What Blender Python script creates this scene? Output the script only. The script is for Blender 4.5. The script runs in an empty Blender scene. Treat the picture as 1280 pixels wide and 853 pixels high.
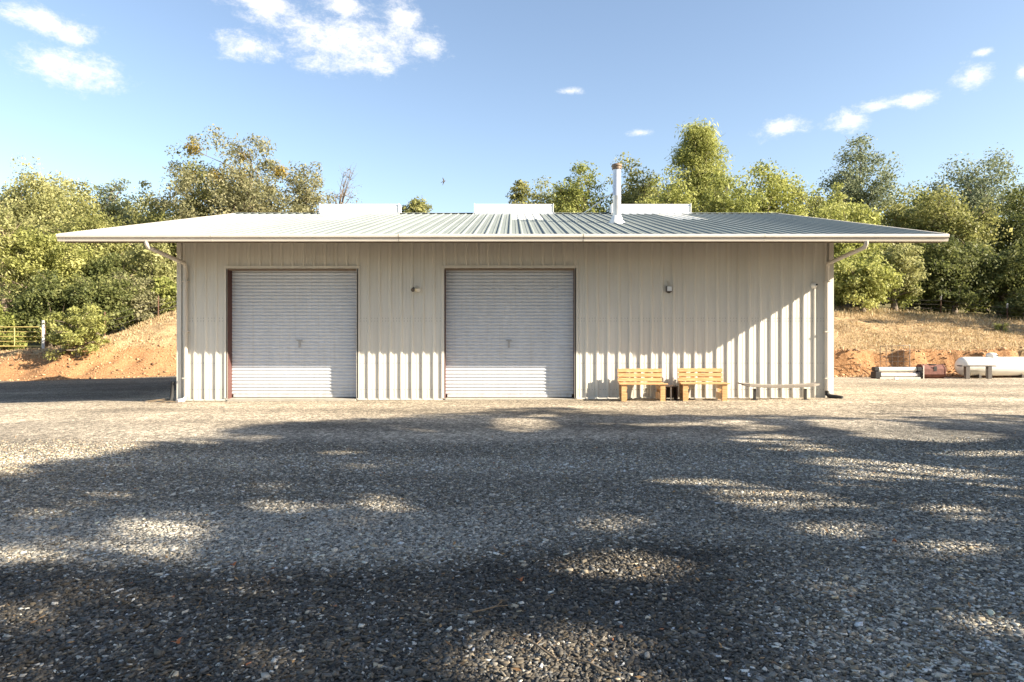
import bpy, math, random
import numpy as np
from mathutils import Vector, Matrix

random.seed(11)
sc = bpy.context.scene
COL = sc.collection
PI = math.pi
CAM_Z = 1.64
F = 840.0          # focal length in pixels of a 1280 wide frame

# ------------------------------------------------------------------ helpers
def at(px, py, d):
    """world point seen at picture position (px, py) at distance d"""
    return ((px - 640) / F * d, d, CAM_Z + (426.5 - py) / F * d)

class MB:
    """collects shapes and links them as ONE mesh object"""
    def __init__(s): s.v = []; s.f = []; s.sm = []
    def add(s, vs, fs, smooth=False):
        b = len(s.v); s.v += [tuple(p) for p in vs]
        for f in fs: s.f.append([b + i for i in f]); s.sm.append(smooth)
    def box(s, c, size, rot=None, bevel=0.0):
        x, y, z = [k / 2 for k in size]
        if bevel > 0:
            b = bevel; vs = []; 
            for sz in (-1, 1):
                for (ix, iy) in ((-1,-1),(1,-1),(1,1),(-1,1)):
                    vs.append((ix*(x-b), iy*(y-b), sz*z))
            ring = []
            for sz in (-1, 1):
                for (ix, iy) in ((-1,-1),(1,-1),(1,1),(-1,1)):
                    vs.append((ix*x, iy*y, sz*(z-b)))
            fs = [(3,2,1,0),(4,5,6,7)]
            for k in range(4):
                n = (k+1) % 4
                fs += [(k, n, 8+n, 8+k), (8+k, 8+n, 12+n, 12+k), (12+k, 12+n, 4+n, 4+k)]
        else:
            vs = [(sx*x, sy*y, sz*z) for sz in (-1,1) for (sx,sy) in ((-1,-1),(1,-1),(1,1),(-1,1))]
            fs = [(3,2,1,0),(4,5,6,7),(0,1,5,4),(1,2,6,5),(2,3,7,6),(3,0,4,7)]
        if rot is not None: vs = [rot @ Vector(p) for p in vs]
        s.add([(p[0]+c[0], p[1]+c[1], p[2]+c[2]) for p in vs], fs)
    def tube(s, pts, rad, n=8, smooth=True, cap=True):
        pts = [Vector(p) for p in pts]
        if not hasattr(rad, '__len__'): rad = [rad] * len(pts)
        vs = []; fs = []
        up = Vector((0.13, 0.31, 0.94))
        for i, p in enumerate(pts):
            d = (pts[min(i+1, len(pts)-1)] - pts[max(i-1, 0)])
            if d.length < 1e-9: d = Vector((0, 0, 1))
            d.normalize()
            a = d.cross(up)
            if a.length < .05: a = d.cross(Vector((1, 0, 0)))
            a.normalize(); b = d.cross(a)
            for k in range(n):
                t = 2*PI*k/n
                vs.append(p + (a*math.cos(t) + b*math.sin(t))*rad[i])
        for i in range(len(pts)-1):
            for k in range(n):
                k2 = (k+1) % n
                fs.append((i*n+k, i*n+k2, (i+1)*n+k2, (i+1)*n+k))
        s.add(vs, fs, smooth)
        if cap:
            s.add(vs[:n], [tuple(range(n-1, -1, -1))]); s.add(vs[-n:], [tuple(range(n))])
    def lathe(s, prof, c=(0,0,0), axis='z', n=20, smooth=True):
        vs = []; fs = []
        for (r, h) in prof:
            for k in range(n):
                t = 2*PI*k/n; a, b = r*math.cos(t), r*math.sin(t)
                p = (a, b, h) if axis == 'z' else ((h, a, b) if axis == 'x' else (b, h, a))
                vs.append((p[0]+c[0], p[1]+c[1], p[2]+c[2]))
        for i in range(len(prof)-1):
            for k in range(n):
                k2 = (k+1) % n
                fs.append((i*n+k, i*n+k2, (i+1)*n+k2, (i+1)*n+k))
        s.add(vs, fs, smooth)
    def prism_x(s, poly, x0, x1):
        """polygon in (y, z) swept along x"""
        n = len(poly)
        vs = [(x0, y, z) for y, z in poly] + [(x1, y, z) for y, z in poly]
        fs = [(i, (i+1) % n, n+(i+1) % n, n+i) for i in range(n)]
        fs += [tuple(range(n-1, -1, -1)), tuple(range(n, 2*n))]
        s.add(vs, fs)
    def build(s, name, mat, parent=None):
        me = bpy.data.meshes.new(name)
        me.from_pydata(s.v, [], s.f)
        me.polygons.foreach_set('use_smooth', s.sm)
        me.materials.append(mat); me.update()
        o = bpy.data.objects.new(name, me); COL.objects.link(o)
        if parent is not None: o.parent = parent
        return o

def np_mesh(name, V, Fc, mat, parent=None, smooth=False, attrs=None, colattrs=None):
    """V (n,3), Fc (m,k) arrays to a mesh object, fast"""
    me = bpy.data.meshes.new(name)
    n, m, k = len(V), len(Fc), Fc.shape[1]
    me.vertices.add(n); me.vertices.foreach_set('co', np.ascontiguousarray(V, np.float32).ravel())
    me.loops.add(m*k); me.loops.foreach_set('vertex_index', np.ascontiguousarray(Fc, np.int32).ravel())
    me.polygons.add(m); me.polygons.foreach_set('loop_start', np.arange(0, m*k, k, dtype=np.int32))
    if smooth: me.polygons.foreach_set('use_smooth', np.ones(m, bool))
    me.update(calc_edges=True)
    for a, val in (attrs or {}).items():
        at_ = me.attributes.new(a, 'FLOAT', 'POINT'); at_.data.foreach_set('value', np.ascontiguousarray(val, np.float32))
    for a, val in (colattrs or {}).items():
        at_ = me.attributes.new(a, 'FLOAT_VECTOR', 'POINT'); at_.data.foreach_set('vector', np.ascontiguousarray(val, np.float32).ravel())
    me.materials.append(mat)
    o = bpy.data.objects.new(name, me); COL.objects.link(o)
    if parent is not None: o.parent = parent
    return o

def tag(o, label=None, cat=None, group=None, kind=None):
    if label: o['label'] = label
    if cat: o['category'] = cat
    if group: o['group'] = group
    if kind: o['kind'] = kind
    return o

def empty(name, loc, label=None, cat=None, group=None, rz=0):
    o = bpy.data.objects.new(name, None); COL.objects.link(o)
    o.location = loc; o.rotation_euler.z = rz; o.empty_display_size = .2
    return tag(o, label, cat, group)

def copy_tree(o, parent=None):
    c = o.copy(); COL.objects.link(c); c.parent = parent
    for ch in [q for q in bpy.data.objects if q.parent == o]: copy_tree(ch, c)
    return c

# value noise
_T = np.random.RandomState(5).rand(256, 256)
def vn(x, y, s=0):
    x = np.asarray(x, float) + s*17.3; y = np.asarray(y, float) + s*9.1
    xi = np.floor(x).astype(int); yi = np.floor(y).astype(int)
    fx = x-xi; fy = y-yi; fx = fx*fx*(3-2*fx); fy = fy*fy*(3-2*fy)
    g = lambda a, b: _T[a % 256, b % 256]
    return (g(xi,yi)*(1-fx)+g(xi+1,yi)*fx)*(1-fy)+(g(xi,yi+1)*(1-fx)+g(xi+1,yi+1)*fx)*fy - .5
def fbm(x, y, s=0, o=4):
    r = 0; a = 1
    for k in range(o):
        r = r + a*vn(np.asarray(x)*2**k, np.asarray(y)*2**k, s+k); a *= .5
    return r
def ss(a, b, t):
    t = np.clip((np.asarray(t, float)-a)/(b-a), 0, 1); return t*t*(3-2*t)

# ------------------------------------------------------------------ terrain
def zyard(x, y):
    x = np.asarray(x, float); y = np.asarray(y, float)
    z = np.where(x > -9, .006*x, -.054 + .022*(x+9))
    z = np.clip(z, -.55, .06)
    near_b = ss(12, 16, y)
    return z + .05*fbm(x*.25, y*.25, 3, 2)*(1-.8*near_b*(np.abs(x) < 12))
def foot(x):
    x = np.asarray(x, float)
    l = np.where(x < 0, np.clip(34.2 + .42*(x+24.3), 34.2, 45) + 6*ss(-14.5, -12, x), 42-12.4*ss(0, 2, x-11))
    return l + .35*vn(x*.35, 0*x, 4) + .12*vn(x*1.6, 0*x, 6)
def H(x, y):
    x = np.asarray(x, float); y = np.asarray(y, float)
    fy = foot(x); t = y - fy
    z0 = zyard(x, fy)
    tn = np.maximum(t, 0)
    m = ss(0, .5, tn)
    gl = np.clip(.053*(x+28.2), 0.0, .50)
    L = 1.45*ss(0, 3.6, tn + m*(1.0*fbm(x*.55, y*.35, 7) + .5*vn(x*1.9, y*.6, 15))) + gl*np.clip(tn-2.3, 0, 9) + .07*np.maximum(tn-10, 0)
    gr = np.clip(.205-.0045*(x-20), .05, .22)
    rn = m*(.75*fbm(x*1.1, x*.13+y*.2, 8, 4) + .50*vn(x*3.1, y*.8, 12))
    R = 1.15*ss(.05, .75, tn + rn) + gr*np.clip(tn-.7, 0, 12.3) + .09*np.maximum(tn-13, 0)
    side = ss(-3, 3, x)
    z = z0 + L*(1-side) + R*side
    z = z + m*(.20*fbm(x*.45, y*.45, 9, 3) + .13*fbm(x*1.8, y*1.8, 13, 3))*ss(0, 4, tn)
    return np.where(t > 0, z, zyard(x, y))
def h1(x, y): return float(H(np.array([x]), np.array([y]))[0])

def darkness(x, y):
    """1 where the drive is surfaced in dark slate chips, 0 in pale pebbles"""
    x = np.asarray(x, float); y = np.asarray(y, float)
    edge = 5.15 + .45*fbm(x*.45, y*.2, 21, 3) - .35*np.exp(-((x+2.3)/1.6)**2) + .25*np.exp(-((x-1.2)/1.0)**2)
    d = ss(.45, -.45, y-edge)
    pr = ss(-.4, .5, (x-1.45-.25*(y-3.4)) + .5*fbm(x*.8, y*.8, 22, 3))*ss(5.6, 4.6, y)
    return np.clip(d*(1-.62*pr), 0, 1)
def track(x, y):
    """faint lanes where wheels have sorted the stones"""
    return 1 + .55*fbm(np.asarray(x)*.06+3, np.asarray(y)*.75+.08*np.asarray(x), 33, 3)
def ground_colour(x, y):
    x = np.asarray(x, float); y = np.asarray(y, float)
    dk = darkness(x, y)
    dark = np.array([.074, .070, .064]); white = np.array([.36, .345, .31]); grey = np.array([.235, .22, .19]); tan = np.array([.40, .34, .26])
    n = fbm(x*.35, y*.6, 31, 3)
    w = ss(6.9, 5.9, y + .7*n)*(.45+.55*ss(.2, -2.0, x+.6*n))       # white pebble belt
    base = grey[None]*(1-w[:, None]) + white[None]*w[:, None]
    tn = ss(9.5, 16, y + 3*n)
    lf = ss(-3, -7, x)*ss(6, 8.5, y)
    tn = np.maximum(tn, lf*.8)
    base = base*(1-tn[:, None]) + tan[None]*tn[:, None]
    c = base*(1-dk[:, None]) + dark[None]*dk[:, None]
    drive = ss(-10, -13, x)*ss(19.5, 21.5, y)                        # darker strip of yard running past the end wall
    c = c*(1-.55*drive[:, None])
    return c*((1+.35*n)*track(x, y))[:, None]

# ------------------------------------------------------------------ materials
def new_mat(name):
    m = bpy.data.materials.new(name); m.use_nodes = True
    nt = m.node_tree; b = nt.nodes['Principled BSDF']
    return m, nt, b
def N(nt, t, **kw):
    n = nt.nodes.new(t)
    for k, v in kw.items():
        if k.startswith('i_'): n.inputs[k[2:].replace('_', ' ')].default_value = v
        else: setattr(n, k, v)
    return n
def L(nt, a, b): nt.links.new(a, b)
def ramp(nt, fac, stops):
    r = nt.nodes.new('ShaderNodeValToRGB'); e = r.color_ramp.elements
    while len(e) < len(stops): e.new(.5)
    for k, (p, c) in enumerate(stops):
        e[k].position = p; e[k].color = (*c, 1) if len(c) == 3 else c
    L(nt, fac, r.inputs['Fac']); return r.outputs['Color']
def paint(name, col, rough=.5, metal=0, var=.12, scale=3.0, bump=0.0, bscale=40, stretch=(1,1,1), spec=.4):
    m, nt, b = new_mat(name)
    tc = N(nt, 'ShaderNodeTexCoord'); mp = N(nt, 'ShaderNodeMapping'); mp.inputs['Scale'].default_value = stretch
    L(nt, tc.outputs['Object'], mp.inputs['Vector'])
    no = N(nt, 'ShaderNodeTexNoise'); no.inputs['Scale'].default_value = scale; no.inputs['Detail'].default_value = 6; no.inputs['Roughness'].default_value = .65
    L(nt, mp.outputs['Vector'], no.inputs['Vector'])
    lo = tuple(c*(1-var*1.6) for c in col); hi = tuple(min(1, c*(1+var*.8)) for c in col)
    L(nt, ramp(nt, no.outputs['Fac'], [(.25, lo), (.75, hi)]), b.inputs['Base Color'])
    b.inputs['Roughness'].default_value = rough; b.inputs['Metallic'].default_value = metal
    b.inputs['Specular IOR Level'].default_value = spec
    if bump:
        n2 = N(nt, 'ShaderNodeTexNoise'); n2.inputs['Scale'].default_value = bscale; n2.inputs['Detail'].default_value = 4
        L(nt, mp.outputs['Vector'], n2.inputs['Vector'])
        bp = N(nt, 'ShaderNodeBump'); bp.inputs['Strength'].default_value = bump; bp.inputs['Distance'].default_value = .02
        L(nt, n2.outputs['Fac'], bp.inputs['Height']); L(nt, bp.outputs['Normal'], b.inputs['Normal'])
    return m

M = {}
M['wall'] = paint('beige_siding_paint', (.635, .615, .56), .5, var=.07, scale=1.2, stretch=(1,1,.25))
def grimy_wall(m):
    nt = m.node_tree; b = nt.nodes['Principled BSDF']
    src = b.inputs['Base Color'].links[0].from_socket
    tc = N(nt, 'ShaderNodeTexCoord'); sx = N(nt, 'ShaderNodeSeparateXYZ'); L(nt, tc.outputs['Object'], sx.inputs[0])
    n = N(nt, 'ShaderNodeTexNoise'); n.inputs['Scale'].default_value = 5; n.inputs['Detail'].default_value = 8; n.inputs['Roughness'].default_value = .75
    mp = N(nt, 'ShaderNodeMapping'); mp.inputs['Scale'].default_value = (1.6, 1, .5); L(nt, tc.outputs['Object'], mp.inputs['Vector']); L(nt, mp.outputs['Vector'], n.inputs['Vector'])
    h = N(nt, 'ShaderNodeMapRange'); h.inputs['From Min'].default_value = .02; h.inputs['From Max'].default_value = .55; h.inputs['To Min'].default_value = .62; h.inputs['To Max'].default_value = 0
    L(nt, sx.outputs['Z'], h.inputs['Value'])
    f = N(nt, 'ShaderNodeMath', operation='MULTIPLY'); L(nt, h.outputs['Result'], f.inputs[0]); L(nt, ramp(nt, n.outputs['Fac'], [(.35, (0,)*3), (.7, (1,)*3)]), f.inputs[1])
    # faint vertical rain streaks
    n2 = N(nt, 'ShaderNodeTexNoise'); n2.inputs['Scale'].default_value = 3; n2.inputs['Detail'].default_value = 6
    mp2 = N(nt, 'ShaderNodeMapping'); mp2.inputs['Scale'].default_value = (5, 5, .12); L(nt, tc.outputs['Object'], mp2.inputs['Vector']); L(nt, mp2.outputs['Vector'], n2.inputs['Vector'])
    st = N(nt, 'ShaderNodeMath', operation='MULTIPLY'); L(nt, ramp(nt, n2.outputs['Fac'], [(.52, (0,)*3), (.75, (1,)*3)]), st.inputs[0]); st.inputs[1].default_value = .22
    ad = N(nt, 'ShaderNodeMath', operation='ADD', use_clamp=True); L(nt, f.outputs[0], ad.inputs[0]); L(nt, st.outputs[0], ad.inputs[1])
    x = N(nt, 'ShaderNodeMix', data_type='RGBA'); L(nt, ad.outputs[0], x.inputs['Factor']); L(nt, src, x.inputs['A']); x.inputs['B'].default_value = (.36, .31, .23, 1)
    L(nt, x.outputs['Result'], b.inputs['Base Color'])
grimy_wall(M['wall'])
M['trim'] = paint('beige_trim_paint', (.64, .605, .54), .45, var=.06, scale=2)
M['gutter'] = paint('cream_gutter_paint', (.58, .53, .46), .42, var=.06, scale=2)
M['gutter_seam'] = paint('gutter_seam_sealant', (.30, .27, .23), .5)
M['door'] = paint('grey_door_paint', (.565, .595, .645), .42, var=.06, scale=1.4, stretch=(1,1,.3))
M['roof'] = paint('coated_steel_roof', (.21, .237, .228), .75, metal=0, var=.10, scale=.8, stretch=(1,.25,1), spec=.12)
M['soffit'] = paint('primed_purlin', (.20, .15, .11), .7)
M['oxide'] = paint('red_oxide_steel', (.10, .045, .04), .6, var=.15)
M['skylight'] = paint('fibreglass_skylight', (.72, .70, .62), .35, var=.05)
M['white'] = paint('white_paint', (.80, .79, .76), .4, var=.04)
M['galv'] = paint('galvanised_steel', (.62, .63, .66), .32, metal=.45, var=.10, scale=5)
M['rustcap'] = paint('weathered_cap', (.20, .14, .10), .6, metal=.3, var=.3, scale=9)
M['black'] = paint('black_paint', (.02, .02, .022), .5)
M['rubber'] = paint('black_rubber', (.03, .03, .03), .8)
M['concrete'] = paint('concrete', (.38, .35, .30), .85, var=.2, scale=4, bump=.3)
M['darkwood'] = paint('dark_stained_wood', (.060, .035, .025), .7, var=.3, scale=4, stretch=(1,1,.2))
M['greywood'] = paint('weathered_grey_plank', (.42, .39, .35), .7, var=.2, scale=5, stretch=(.15,1,1))
M['bench_plank'] = paint('brown_grey_plank', (.27, .235, .20), .7, var=.3, scale=5, stretch=(.15,1,1))
M['latch'] = paint('grey_latch', (.36, .36, .37), .45, metal=.2)
M['lens'] = paint('black_lens', (.01, .01, .012), .1)
M['glass'] = paint('frosted_lamp_glass', (.72, .66, .50), .25)
M['blueish'] = paint('pale_grey_plastic', (.62, .66, .70), .4)
M['tank'] = paint('white_tank_paint', (.72, .70, .65), .4, var=.08, scale=2)
M['rust'] = paint('rusty_steel', (.16, .065, .05), .75, var=.35, scale=7, bump=.2)
M['steel'] = paint('dark_steel', (.11, .10, .095), .55, metal=.5, var=.2, scale=6)
M['alu'] = paint('pale_aluminium', (.62, .60, .55), .4, metal=.2, var=.12, scale=5)
M['yellow'] = paint('yellow_gate_paint', (.48, .385, .14), .5, var=.2, scale=6)
M['post'] = paint('white_post_paint', (.46, .46, .46), .55, var=.12, scale=6)
M['tpost'] = paint('rusty_fence_post', (.14, .075, .05), .8, var=.3, scale=8)
M['wire'] = paint('dull_wire', (.22, .20, .18), .5, metal=.6)
M['bark'] = paint('grey_brown_bark', (.16, .125, .095), .9, var=.4, scale=3, bump=.5, bscale=18, stretch=(1,1,.3))
M['palebark'] = paint('pale_bark', (.30, .235, .17), .9, var=.35, scale=3, bump=.4, bscale=18, stretch=(1,1,.3))
M['twig'] = paint('dry_twig', (.20, .15, .10), .85, var=.3, scale=10)
M['deadleaf'] = paint('orange_dead_leaf', (.38, .12, .035), .7, var=.3, scale=40)
M['bird'] = paint('dark_feathers', (.06, .055, .055), .8)

grimy_wall(M['door'])
def wood_mat():
    m, nt, b = new_mat('honey_pine')
    tc = N(nt, 'ShaderNodeTexCoord'); mp = N(nt, 'ShaderNodeMapping'); mp.inputs['Scale'].default_value = (2, 14, 14)
    L(nt, tc.outputs['Object'], mp.inputs['Vector'])
    no = N(nt, 'ShaderNodeTexNoise'); no.inputs['Scale'].default_value = 2.2; no.inputs['Detail'].default_value = 8; no.inputs['Distortion'].default_value = .8
    L(nt, mp.outputs['Vector'], no.inputs['Vector'])
    L(nt, ramp(nt, no.outputs['Fac'], [(.25, (.33, .17, .07)), (.5, (.53, .31, .14)), (.75, (.62, .41, .215))]), b.inputs['Base Color'])
    b.inputs['Roughness'].default_value = .5
    return m
M['pine'] = wood_mat()

def gravel_sheet_mat():
    m, nt, b = new_mat('gravel_surface')
    tc = N(nt, 'ShaderNodeTexCoord'); g = N(nt, 'ShaderNodeAttribute', attribute_name='gcol')
    v = N(nt, 'ShaderNodeTexVoronoi'); v.inputs['Scale'].default_value = 38; L(nt, tc.outputs['Object'], v.inputs['Vector'])
    sp = N(nt, 'ShaderNodeSeparateColor'); L(nt, v.outputs['Color'], sp.inputs['Color'])
    v2 = N(nt, 'ShaderNodeTexVoronoi'); v2.inputs['Scale'].default_value = 16; L(nt, tc.outputs['Object'], v2.inputs['Vector'])
    sp2 = N(nt, 'ShaderNodeSeparateColor'); L(nt, v2.outputs['Color'], sp2.inputs['Color'])
    n = N(nt, 'ShaderNodeTexNoise'); n.inputs['Scale'].default_value = 2.2; n.inputs['Detail'].default_value = 7; n.inputs['Roughness'].default_value = .75
    L(nt, tc.outputs['Object'], n.inputs['Vector'])
    r1 = ramp(nt, sp.outputs['Red'], [(0, (.35,)*3), (.55, (.95,)*3), (.9, (1.45,)*3), (1, (1.9,)*3)])
    r2 = ramp(nt, sp2.outputs['Green'], [(0, (.62,)*3), (.7, (1.05,)*3), (1, (1.45,)*3)])
    r3 = ramp(nt, n.outputs['Fac'], [(.25, (.62,)*3), (.75, (1.35,)*3)])
    def mul(a, c):
        x = N(nt, 'ShaderNodeMix', data_type='RGBA', blend_type='MULTIPLY'); x.inputs['Factor'].default_value = 1
        L(nt, a, x.inputs['A']); L(nt, c, x.inputs['B']); return x.outputs['Result']
    L(nt, mul(mul(mul(g.outputs['Color'], r1), r2), r3), b.inputs['Base Color'])
    b.inputs['Roughness'].default_value = .85; b.inputs['Specular IOR Level'].default_value = .2
    bp = N(nt, 'ShaderNodeBump'); bp.inputs['Strength'].default_value = .8; bp.inputs['Distance'].default_value = .03; bp.invert = True
    L(nt, v.outputs['Distance'], bp.inputs['Height'])
    bp2 = N(nt, 'ShaderNodeBump'); bp2.inputs['Strength'].default_value = .7; bp2.inputs['Distance'].default_value = .12
    L(nt, n.outputs['Fac'], bp2.inputs['Height']); L(nt, bp2.outputs['Normal'], bp.inputs['Normal'])
    L(nt, bp.outputs['Normal'], b.inputs['Normal'])
    return m
def stone_mat():
    m, nt, b = new_mat('gravel_stones')
    g = N(nt, 'ShaderNodeAttribute', attribute_name='scol')
    tc = N(nt, 'ShaderNodeTexCoord'); n = N(nt, 'ShaderNodeTexNoise'); n.inputs['Scale'].default_value = 90; n.inputs['Detail'].default_value = 3
    L(nt, tc.outputs['Object'], n.inputs['Vector'])
    x = N(nt, 'ShaderNodeMix', data_type='RGBA', blend_type='MULTIPLY'); x.inputs['Factor'].default_value = 1
    L(nt, g.outputs['Color'], x.inputs['A']); L(nt, ramp(nt, n.outputs['Fac'], [(.3, (.7,)*3), (.7, (1.2,)*3)]), x.inputs['B'])
    L(nt, x.outputs['Result'], b.inputs['Base Color'])
    b.inputs['Roughness'].default_value = .7; b.inputs['Specular IOR Level'].default_value = .3
    return m
def hill_mat():
    m, nt, b = new_mat('dry_hillside')
    tc = N(nt, 'ShaderNodeTexCoord'); a = N(nt, 'ShaderNodeAttribute', attribute_name='dirt'); gr = N(nt, 'ShaderNodeAttribute', attribute_name='green')
    n = N(nt, 'ShaderNodeTexNoise'); n.inputs['Scale'].default_value = 1.6; n.inputs['Detail'].default_value = 9; n.inputs['Roughness'].default_value = .7
    L(nt, tc.outputs['Object'], n.inputs['Vector'])
    n2 = N(nt, 'ShaderNodeTexNoise'); n2.inputs['Scale'].default_value = 9; n2.inputs['Detail'].default_value = 6; n2.inputs['Roughness'].default_value = .75
    L(nt, tc.outputs['Object'], n2.inputs['Vector'])
    dirt = ramp(nt, n2.outputs['Fac'], [(.22, (.16, .078, .038)), (.5, (.335, .18, .088)), (.75, (.43, .275, .16))])
    grass = ramp(nt, n2.outputs['Fac'], [(.22, (.21, .135, .065)), (.5, (.42, .29, .16)), (.78, (.52, .40, .25))])
    fac = N(nt, 'ShaderNodeMath', operation='ADD'); L(nt, a.outputs['Fac'], fac.inputs[0])
    gm = N(nt, 'ShaderNodeMix', data_type='RGBA', blend_type='MULTIPLY'); gm.inputs['Factor'].default_value = 1
    L(nt, grass, gm.inputs['A']); L(nt, ramp(nt, n.outputs['Fac'], [(.34, (.50, .46, .42)), (.52, (.95,)*3), (.7, (1.2,)*3)]), gm.inputs['B']); grass = gm.outputs['Result']
    sc_ = N(nt, 'ShaderNodeMath', operation='MULTIPLY_ADD'); L(nt, n.outputs['Fac'], sc_.inputs[0]); sc_.inputs[1].default_value = 1.2; sc_.inputs[2].default_value = -.6
    L(nt, sc_.outputs[0], fac.inputs[1]); 
    mx = N(nt, 'ShaderNodeMix', data_type='RGBA'); mx.clamp_factor = True
    L(nt, ramp(nt, fac.outputs[0], [(.35, (0,)*3), (.65, (1,)*3)]), mx.inputs['Factor']); L(nt, grass, mx.inputs['A']); L(nt, dirt, mx.inputs['B'])
    mg = N(nt, 'ShaderNodeMix', data_type='RGBA'); L(nt, gr.outputs['Fac'], mg.inputs['Factor']); L(nt, mx.outputs['Result'], mg.inputs['A'])
    L(nt, ramp(nt, n2.outputs['Fac'], [(.3, (.07, .065, .025)), (.7, (.16, .15, .06))]), mg.inputs['B'])
    L(nt, mg.outputs['Result'], b.inputs['Base Color'])
    b.inputs['Roughness'].default_value = .95; b.inputs['Specular IOR Level'].default_value = .1
    bp = N(nt, 'ShaderNodeBump'); bp.inputs['Strength'].default_value = .9; bp.inputs['Distance'].default_value = .12
    L(nt, n2.outputs['Fac'], bp.inputs['Height']); L(nt, bp.outputs['Normal'], b.inputs['Normal'])
    return m
_leaf = {}
def leaf_mat(cols, trans=.3):
    key = (cols, trans)
    if key in _leaf: return _leaf[key]
    m, nt, b = new_mat('foliage')
    a = N(nt, 'ShaderNodeAttribute', attribute_name='tint')
    c = ramp(nt, a.outputs['Fac'], [(0, cols[0]), (.5, cols[1]), (1, cols[2])])
    L(nt, c, b.inputs['Base Color']); b.inputs['Roughness'].default_value = .55; b.inputs['Specular IOR Level'].default_value = .25
    if trans:
        t = N(nt, 'ShaderNodeBsdfTranslucent'); L(nt, c, t.inputs['Color'])
        mx = N(nt, 'ShaderNodeMixShader'); mx.inputs[0].default_value = trans
        L(nt, b.outputs[0], mx.inputs[1]); L(nt, t.outputs[0], mx.inputs[2])
        L(nt, mx.outputs[0], nt.nodes['Material Output'].inputs['Surface'])
    _leaf[key] = m; return m

# ------------------------------------------------------------------ ground meshes
xs = np.unique(np.concatenate([np.arange(-140, -44, 6), np.arange(-44, -10, .2), np.arange(-10, 10.01, .5), np.arange(10.2, 44, .2), np.arange(44, 141, 6)]).round(3))
ys = np.concatenate([np.arange(-60, -2, 4), np.arange(-2, 2, 1), np.arange(2, 20, .2), np.arange(20, 28.6, .5)])
nx = len(xs)
def grid_faces(nr, nc):
    i = np.arange(nr-1)[:, None]*nc + np.arange(nc-1)[None]
    return np.stack([i, i+1, i+nc+1, i+nc], -1).reshape(-1, 4)
rows = [np.full(nx, y) for y in ys]
ft = foot(xs)
for k in range(1, 9): rows.append(28.6 + (ft-28.6)*k/8)
Y = np.array(rows); X = np.tile(xs, (len(rows), 1))
V = np.stack([X.ravel(), Y.ravel(), zyard(X.ravel(), Y.ravel())], 1)
yard = np_mesh('gravel_yard', V, grid_faces(len(rows), nx), gravel_sheet_mat(), smooth=True,
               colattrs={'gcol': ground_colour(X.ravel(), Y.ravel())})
tag(yard, 'wide gravel yard of dark chips and pale pebbles before the metal building', 'gravel yard', kind='structure')

ssv = np.unique(np.concatenate([np.arange(0, 1.6, .08), np.arange(1.6, 16, .2), np.arange(16, 40, 1.0), np.arange(40, 240, 10)]).round(3))
X = np.tile(xs, (len(ssv), 1)); Y = ft[None] + ssv[:, None]
Z = H(X.ravel(), Y.ravel())
t_ = (Y-ft[None]).ravel(); xf = X.ravel()
dirt = np.where(xf < 0, ss(4.2, 1.8, t_ + 1.3*fbm(xf*.4, Y.ravel()*.4, 41)), ss(1.3, .7, t_ + .5*fbm(xf*.9, Y.ravel()*.9, 42)))
green = np.where(xf < 0, ss(11, 14, t_ + 2*fbm(xf*.3, Y.ravel()*.3, 43)), ss(9.5, 13.5, t_ + 2.5*fbm(xf*.3, Y.ravel()*.3, 44)))
hill = np_mesh('hillside', np.stack([xf, Y.ravel(), Z], 1), grid_faces(len(ssv), nx), hill_mat(), smooth=True, attrs={'dirt': dirt, 'green': green*.85})
tag(hill, 'orange earth bank rising to a dry grass hillside behind the building', 'hillside', kind='structure')

g = MB(); g.add([(-3000,-3000,-1.5),(3000,-3000,-1.5),(3000,3000,-1.5),(-3000,3000,-1.5)], [(0,1,2,3)])
tag(g.build('ground', paint('far_dry_ground', (.22,.17,.09), .95, var=.3, scale=.02)), 'dry ground reaching the horizon', 'ground', kind='structure')

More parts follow.
